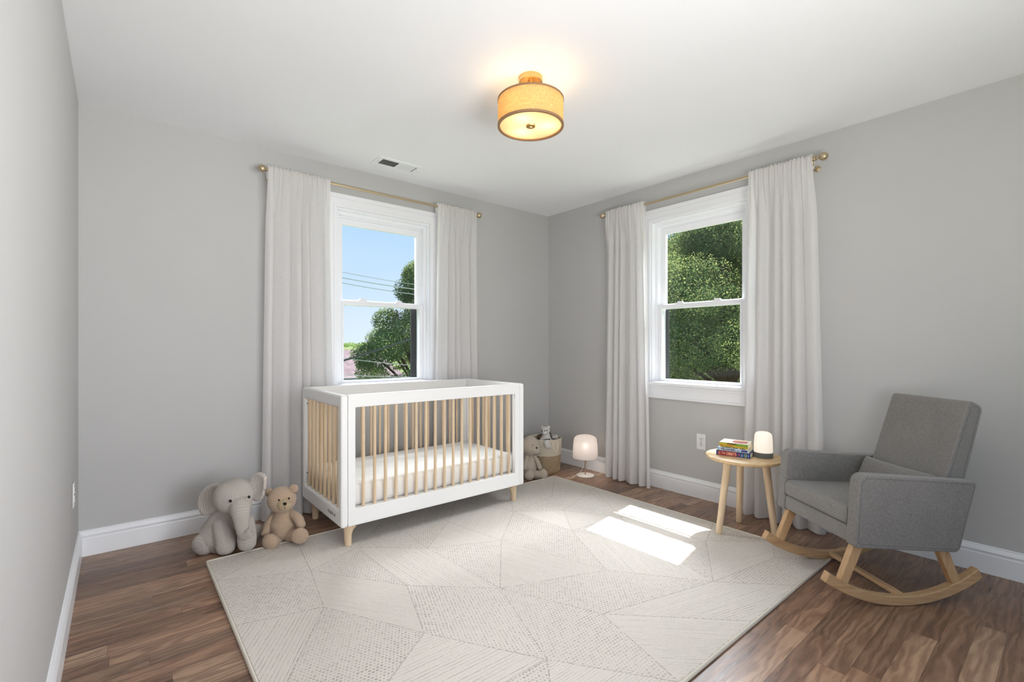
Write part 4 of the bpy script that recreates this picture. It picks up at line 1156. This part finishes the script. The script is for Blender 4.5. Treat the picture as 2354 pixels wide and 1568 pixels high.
def be_limb(nm, pts_, rr_):
    b = nb(); pts_ = [(x, y, max(z, r_ * .97)) for (x, y, z), r_ in zip(pts_, rr_)]; limb(b, pts_, rr_, n=6); finish(nm, b, M['bear'], t0)
be_limb('arm', [at_be(1395, 800, .02), at_be(1320, 930, .0), at_be(1262, 1070, -.02)], [.020, .027, .024])
be_limb('arm', [at_be(1620, 775, .02), at_be(1715, 850, .0), at_be(1765, 950, -.005)], [.020, .026, .024])
be_limb('leg', [at_be(1450, 1110, .02), at_be(1400, 1150, -.02), at_be(1350, 1180, -.05)], [.034, .034, .034])
be_limb('leg', [at_be(1610, 1080, .02), at_be(1680, 1090, -.01), at_be(1730, 1090, -.035)], [.036, .034, .034])
for q, dy in (((1332, 1190), -.070), ((1745, 1098), -.050)):
    x, y, z = at_be(*q, dy); b = nb(); blob(b, (x, y, max(z, .045)), (.0455, .028, .0445), (0, 0, radians(14 if q[0] > 1500 else -8)), seg=34, rings=20); finish('foot', b, M['bear'], t0)

# ------------------------------------------------------------------ rocking chair (local x forward, y to the sitter's left = towards the room, z up)
ch = empty('rocking_chair', (-.533, -2.784, 0), radians(143.7))
tag(ch, 'grey upholstered rocking chair on light wood rockers at the right wall', 'rocking chair')
G = M['upholstery']
def slab(name, poly, y0_, y1_, rad, bev, parent=ch, mat=G):
    b = nb(); prism(b, rounded(poly, rad, 8), y0_, y1_, 'y'); return finish(name, b, mat, parent, smooth=40, bevel=bev, segs=4)
AW, AT = .269, .056
arm_poly = [(.296, .272), (.274, .586), (-.262, .546), (-.178, .240)]
for s in (1, -1):
    ya, yb = (AW - AT, AW) if s > 0 else (-AW, -AW + AT)
    a_ = slab('armrest', arm_poly, ya, yb, [.02, .045, .012, .03], .012)
    # piped seams along both edges of the panel
    for ye in (yb - .0005 if s > 0 else ya + .0005, ):
        inner = rounded([(.282, .290), (.262, .570), (-.248, .534), (-.170, .254)], [.016, .036, .010, .026], 6)
        b = nb(); ring_tube(b, [(p_, ye, q_) for p_, q_ in inner], .0014, 6, closed=True); finish('seam', b, M['piping'], a_)
slab('seat_base', [(.286, .274), (.283, .350), (-.170, .330), (-.165, .246)], -AW + AT - .004, AW - AT + .004, [.02, .012, .01, .02], .008)
# seat cushion
cu = slab('seat_cushion', [(.296, .352), (.290, .432), (-.155, .410), (-.150, .333)], -AW + AT + .001, AW - AT - .001, [.026, .03, .02, .02], .016)
# backrest: leaning slab, flares slightly upward
def back():
    b = nb()
    fr = [(-.110, .330), (-.298, .893)]; th_ = .078
    d_ = Vector((fr[1][0] - fr[0][0], fr[1][1] - fr[0][1])).normalized(); nrm = Vector((-d_.y, d_.x))   # points backward/up
    f0, f1 = Vector(fr[0]), Vector(fr[1]); 
    bk0 = f0 + Vector((-.105, -.03)); bk1 = f1 + nrm * .070 + Vector((0, -.012))
    prism(b, rounded([tuple(f0), tuple(f1), tuple(bk1), tuple(bk0)], [.01, .024, .034, .01], 8), -.200, .200, 'y')
    o = finish('backrest', b, G, ch, smooth=40, bevel=.017, segs=5)
    for s in (1, -1):
        out_ = rounded(offset_poly([tuple(f0), tuple(f1), tuple(bk1), tuple(bk0)], .0165), [.004, .014, .020, .004], 8)
        b = nb(); ring_tube(b, [(p_, s * .2000, q_) for p_, q_ in out_], .0012, 6, closed=True); finish('seam', b, M['piping'], o)
    return o
back()
# lumbar pillow
def pillow(w_, h_, t_):
    b = nb(); nu, nv = 34, 18; V = {}
    for side in (1, -1):
        for i in range(nu + 1):
            for j in range(nv + 1):
                u_ = i / nu * 2 - 1; v_ = j / nv * 2 - 1
                if side < 0 and (i in (0, nu) or j in (0, nv)): V[side, i, j] = V[1, i, j]; continue
                pin = 1 - .05 * (1 - abs(v_)) * abs(u_) ** 3
                k_ = ((1 - u_ ** 4) * (1 - v_ ** 4)) ** .5
                V[side, i, j] = b.verts.new((u_ * w_ / 2 * (1 - .035 * (1 - v_ * v_)), side * t_ / 2 * k_, v_ * h_ / 2 * (1 - .07 * (1 - u_ * u_))))
        for i in range(nu):
            for j in range(nv):
                q = (V[side, i, j], V[side, i + 1, j], V[side, i + 1, j + 1], V[side, i, j + 1])
                try: b.faces.new(q if side > 0 else q[::-1])
                except ValueError: pass
    return b
pw = empty('lumbar_pillow', (0, 0, 0)); bpy.data.objects.remove(pw)
b = pillow(.385, .150, .075)
m_ = Matrix.Translation((-.112, 0, .487)) @ Matrix.Rotation(radians(-24), 4, 'Y') @ Matrix.Rotation(radians(90), 4, 'Z')
m_ = Matrix.Translation(ch.location) @ Matrix.Rotation(radians(143.7), 4, 'Z') @ m_
bmesh.ops.transform(b, matrix=Matrix.Identity(4), verts=b.verts)
o = finish('lumbar_pillow', b, M['upholstery'], None, smooth=60); o.matrix_world = m_
tag(o, 'small grey lumbar pillow leaning on the backrest of the rocking chair', 'pillow')
# rockers
WR, RW = .219, .036
UC, RR = .040, .64
for s in (1, -1):
    b = nb(); top, bot = [], []; n_ = 40; dy_ = .0
    zf = .0006 if s > 0 else .0006
    zb_ = .0006 if s > 0 else .008
    for k in range(n_ + 1):
        u_ = -.322 + (.404 + .322) * k / n_
        zz = RR - sqrt(RR * RR - (u_ - UC) ** 2)
        bot.append((u_, zz + zb_)); 
        th_ = .040 + .004 * abs(u_ - UC)
        top.append((u_ - (u_ - UC) / RR * th_ * .9, zz + zb_ + th_))
    poly = bot + top[::-1]
    prism(b, poly, s * WR - RW / 2, s * WR + RW / 2, 'y')
    finish('rocker', b, M['oak'], ch, smooth=30, bevel=.005, segs=3)
    for (ua, za, ub, zb2) in ((.246, .278, .326, .086), (-.130, .262, -.208, .078)):
        b = nb(); d_ = Vector((ub - ua, 0, zb2 - za)).normalized(); n1 = Vector((d_.z, 0, -d_.x)) * .023
        q0, q1 = Vector((ua, 0, za)) - d_ * .006, Vector((ub, 0, zb2)) + d_ * .010
        prism(b, [(q0.x + n1.x, q0.z + n1.z), (q0.x - n1.x, q0.z - n1.z), (q1.x - n1.x * .82, q1.z - n1.z * .82), (q1.x + n1.x * .82, q1.z + n1.z * .82)], s * WR - .0155, s * WR + .0155, 'y')
        finish('leg', b, M['oakleg'], ch, smooth=30, bevel=.004, segs=3)
b = nb(); box(b, UC - .016, UC + .016, -WR + .01, WR - .01, .028, .046); finish('stretcher', b, wood('oiled oak stretcher', srgb(210, 176, 136), srgb(178, 140, 100), 'Y', .42, 1.3), ch, smooth=0, bevel=.004)

# ------------------------------------------------------------------ outdoors
def terrain():
    b = nb(); nx_, ny_ = 50, 50; V = []
    for i in range(nx_ + 1):
        for j in range(ny_ + 1):
            x = -60 + 160 * i / nx_; y = -60 + 180 * j / ny_
            z = -3.0
            if x > 8: z += min(1, (x - 8) / 14) * 2.6 + max(0, x - 22) * .03
            if y > 40: z += min(1.2, (y - 40) * .03)
            if x < 6 and y < 8: z = -3.0
            V.append(b.verts.new((x, y, z + .1 * noise.noise(Vector((x * .2, y * .2, 0))))))
    for i in range(nx_):
        for j in range(ny_):
            a = i * (ny_ + 1) + j; b.faces.new((V[a], V[a + ny_ + 1], V[a + ny_ + 2], V[a + 1]))
    o = finish('ground', b, M['grass'], None, smooth=180); return tag(o, kind='structure')
terrain()

def leaf_mesh(name, clumps, n, size, mat, seed):
    """many small folded leaves scattered through the shells of leaf clumps"""
    rg = np.random.default_rng(seed)
    cl = np.array(clumps, float); wgt = (cl[:, 3] * cl[:, 4]); wgt /= wgt.sum()
    idx = rg.choice(len(cl), n, p=wgt)
    d = rg.normal(size=(n, 3)); d /= np.linalg.norm(d, axis=1)[:, None]
    rad = rg.uniform(.62, 1.06, n) ** .8
    ctr = cl[idx, :3] + d * rad[:, None] * np.stack([cl[idx, 3], cl[idx, 3], cl[idx, 4]], 1)
    nrm = d + rg.normal(scale=.7, size=(n, 3)) + np.array([0, 0, .5]); nrm /= np.linalg.norm(nrm, axis=1)[:, None]
    a = np.cross(nrm, rg.normal(size=(n, 3))); a /= np.linalg.norm(a, axis=1)[:, None]; bb = np.cross(nrm, a)
    s = size * rg.uniform(.6, 1.3, n)[:, None]
    # five-cornered leaf
    offs = [(-.5, 0), (-.1, .45), (.55, .22), (.62, -.18), (-.05, -.48)]
    v = np.stack([ctr + a * s * p + bb * s * q + nrm * s * (.12 if i in (1, 4) else 0) for i, (p, q) in enumerate(offs)], 1).reshape(-1, 3)
    me = bpy.data.meshes.new(name)
    me.vertices.add(5 * n); me.vertices.foreach_set('co', v.ravel())
    me.loops.add(5 * n); me.loops.foreach_set('vertex_index', np.arange(5 * n, dtype=np.int32))
    me.polygons.add(n); me.polygons.foreach_set('loop_start', np.arange(0, 5 * n, 5, dtype=np.int32))
    at_ = me.attributes.new('tone', 'FLOAT', 'FACE'); ctone = rg.uniform(-.3, .3, len(cl))
    tone = np.clip(rg.uniform(.1, .8, n) + ctone[idx], 0, 1); at_.data.foreach_set('value', tone.astype(np.float32))
    me.update(); me.validate(); me.materials.append(mat)
    return me

def tree(loc, h, clumps, n, size, label, seed, mat=None, cat='tree', group=None, trunk=.22):
    r = empty('deciduous_tree', loc); tag(r, label, cat, group)
    link('foliage', leaf_mesh('foliage', clumps, n, size, mat or M['leaf'], seed), r)
    b = nb(); pp, rr = smooth_path([(0, 0, -.2), (.05, 0, h * .3), (-.04, .05, h * .6), (0, 0, h * .9)], [trunk, trunk * .8, trunk * .55, trunk * .2], 5); ring_tube(b, pp, rr, 12)
    rn = random.Random(seed)
    for c_ in clumps[::3]:
        q = Vector(c_[:3]); p_ = Vector((0, 0, max(h * .2, q.z * .6))); pp, rr = smooth_path([p_, p_.lerp(q, .5) + Vector((0, 0, .15)), q], [trunk * .28, trunk * .18, trunk * .06], 4); ring_tube(b, pp, rr, 7)
    finish('trunk', b, M['bark'], r)
    return r
def crown(rn, cx_, cy_, z0_, z1_, R_, k, top=1.0):
    out = []
    for i in range(k):
        t_ = rn.random(); z = z0_ + (z1_ - z0_) * t_
        prof = (sin(pi * (.18 + .80 * t_)) ** .7) * (1 if t_ < .6 else 1 - (t_ - .6) / .4 * .55 * top)
        a = rn.random() * 2 * pi; q = R_ * prof * sqrt(rn.uniform(.2, 1))
        s_ = rn.uniform(.28, .85) * R_ * .36
        out.append((cx_ + q * cos(a), cy_ + q * sin(a), z, s_, s_ * .8))
    return out
rn = random.Random(4)
tree((3.75, 9.45, -3), 6.6, crown(rn, 0, 0, .3, 6.35, 1.95, 190), 220000, .036, 'leafy green maple seen at the right half of the left window', 1)
rn = random.Random(9)
tree((10.6, 3.3, -1.9), 7.5, crown(rn, 0, 0, -.2, 6.9, 3.9, 150, .6), 520000, .036, 'large sunlit maple filling the right window', 2, trunk=.3)
rn = random.Random(12)
tree((19.5, 9.4, -.4), 8.5, crown(rn, 0, 0, .4, 7.3, 4.2, 90, .5), 90000, .08, 'darker tree standing behind the big maple outside the right window', 3, trunk=.3)
rn = random.Random(15)
# distant tree line on the hill
cl = [(-6 + 66 * rn.random(), 84 + rn.random() * 16, -1.6 + rn.random() * 2.9, 1.7, 1.0) for _ in range(420)]
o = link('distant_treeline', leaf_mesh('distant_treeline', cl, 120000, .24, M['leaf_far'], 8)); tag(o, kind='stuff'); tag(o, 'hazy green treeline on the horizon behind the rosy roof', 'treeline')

# neighbour's house
hx, hy = 2.2, 21.5
h_ = empty('neighbour_house', (hx, hy, -3)); tag(h_, 'neighbouring house with rosy shingle roof and grey gutter outside the left window', 'house')
b = nb(); box(b, -6.5, 6.5, 0, 7, 0, 2.55); finish('wall', b, M['brickred'], h_, smooth=0)
b = nb(); uvl = b.loops.layers.uv.verify()
q = [b.verts.new(v_) for v_ in ((-6.9, -.45, 2.50), (6.9, -.45, 2.50), (6.9, 3.6, 3.92), (-6.9, 3.6, 3.92), (6.9, 7.4, 2.5), (-6.9, 7.4, 2.5), (-6.9, -.45, 2.36), (6.9, -.45, 2.36), (6.9, 7.4, 2.36), (-6.9, 7.4, 2.36))]
for idx_ in ((0, 1, 2, 3), (3, 2, 4, 5), (6, 9, 8, 7), (0, 6, 7, 1), (5, 4, 8, 9), (1, 7, 8, 4, 2), (0, 3, 5, 9, 6)):
    f = b.faces.new([q[i] for i in idx_])
    for lp in f.loops: lp[uvl].uv = (lp.vert.co.x, lp.vert.co.y)
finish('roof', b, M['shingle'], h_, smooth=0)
b = nb(); box(b, -6.9, 6.9, -.58, -.45, 2.36, 2.50); finish('gutter', b, M['gutter'], h_, smooth=0, bevel=.02)
for xx in (-3.6, -1.9, -1.35, 0.5, 3.0):
    b = nb(); box(b, xx - .05, xx + .05, -.40, -.30, 0, 2.36); finish('porch_post', b, M['gutter'], h_, smooth=0)
for xx in (-2.8, .2, 2.2):
    b = nb(); frame_ring(b, (xx - .55, xx + .55, .95, 2.1), (xx - .48, xx + .48, 1.02, 2.03), -.04, 0, 'y'); wf = finish('window', b, M['trim'], h_, smooth=0)
    b = nb(); box(b, xx - .48, xx + .48, -.02, -.01, 1.02, 2.03); finish('pane', b, M['darkframe'], wf, smooth=0)

# overhead wires in front of the maple
def ray(px, py, Z):
    X = (px - 1177) / 1090.; U_ = (796 - py) / 1090.
    return Vector((-3.340 + Z * (X * .7694 + .6388), -3.445 + Z * (-X * .6388 + .7694), 1.132 + Z * U_))
def wire(p0, p1, Z0, Z1, r_, mat, label):
    a, c_ = ray(*p0, Z0), ray(*p1, Z1); d_ = c_ - a
    pts_ = [a + d_ * t_ + Vector((0, 0, -.25 * (1 - (2 * t_ - .5) ** 2) + .25 * .75 * 0)) * 0 for t_ in [k / 10 for k in range(-20, 31)]]
    # gentle sag
    pts_ = [p_ + Vector((0, 0, .012 * ((k - 25) / 5) ** 2)) for k, p_ in enumerate(pts_)]
    b = nb(); ring_tube(b, pts_, r_, 6); o = finish('overhead_wire', b, mat, None)
    tag(o, label, 'wire', 'overhead wires outside the left window')
wire((783, 639), (944, 665), 11.5, 11.2, .011, M['cable_light'], 'upper dark-and-pale overhead wire crossing the left window above its meeting rail')
wire((783, 651), (944, 677), 11.5, 11.2, .009, M['cable_light'], 'second overhead wire, just below the upper one in the left window')
wire((783, 626), (944, 654), 11.8, 11.4, .007, M['cable_light'], 'thin topmost overhead wire against the maple in the left window')
wire((783, 832), (944, 781), 11.2, 9.8, .022, M['cable_dark'], 'thick slanting overhead cable in front of the rosy roof')
wire((783, 824), (944, 841), 11.4, 11.0, .008, M['cable_light'], 'thin pale wire crossing the thick cable in front of the roof')
wire((783, 863), (944, 868), 11.4, 11.2, .008, M['cable_light'], 'lowest pale wire, just above the bottom of the left window pane')
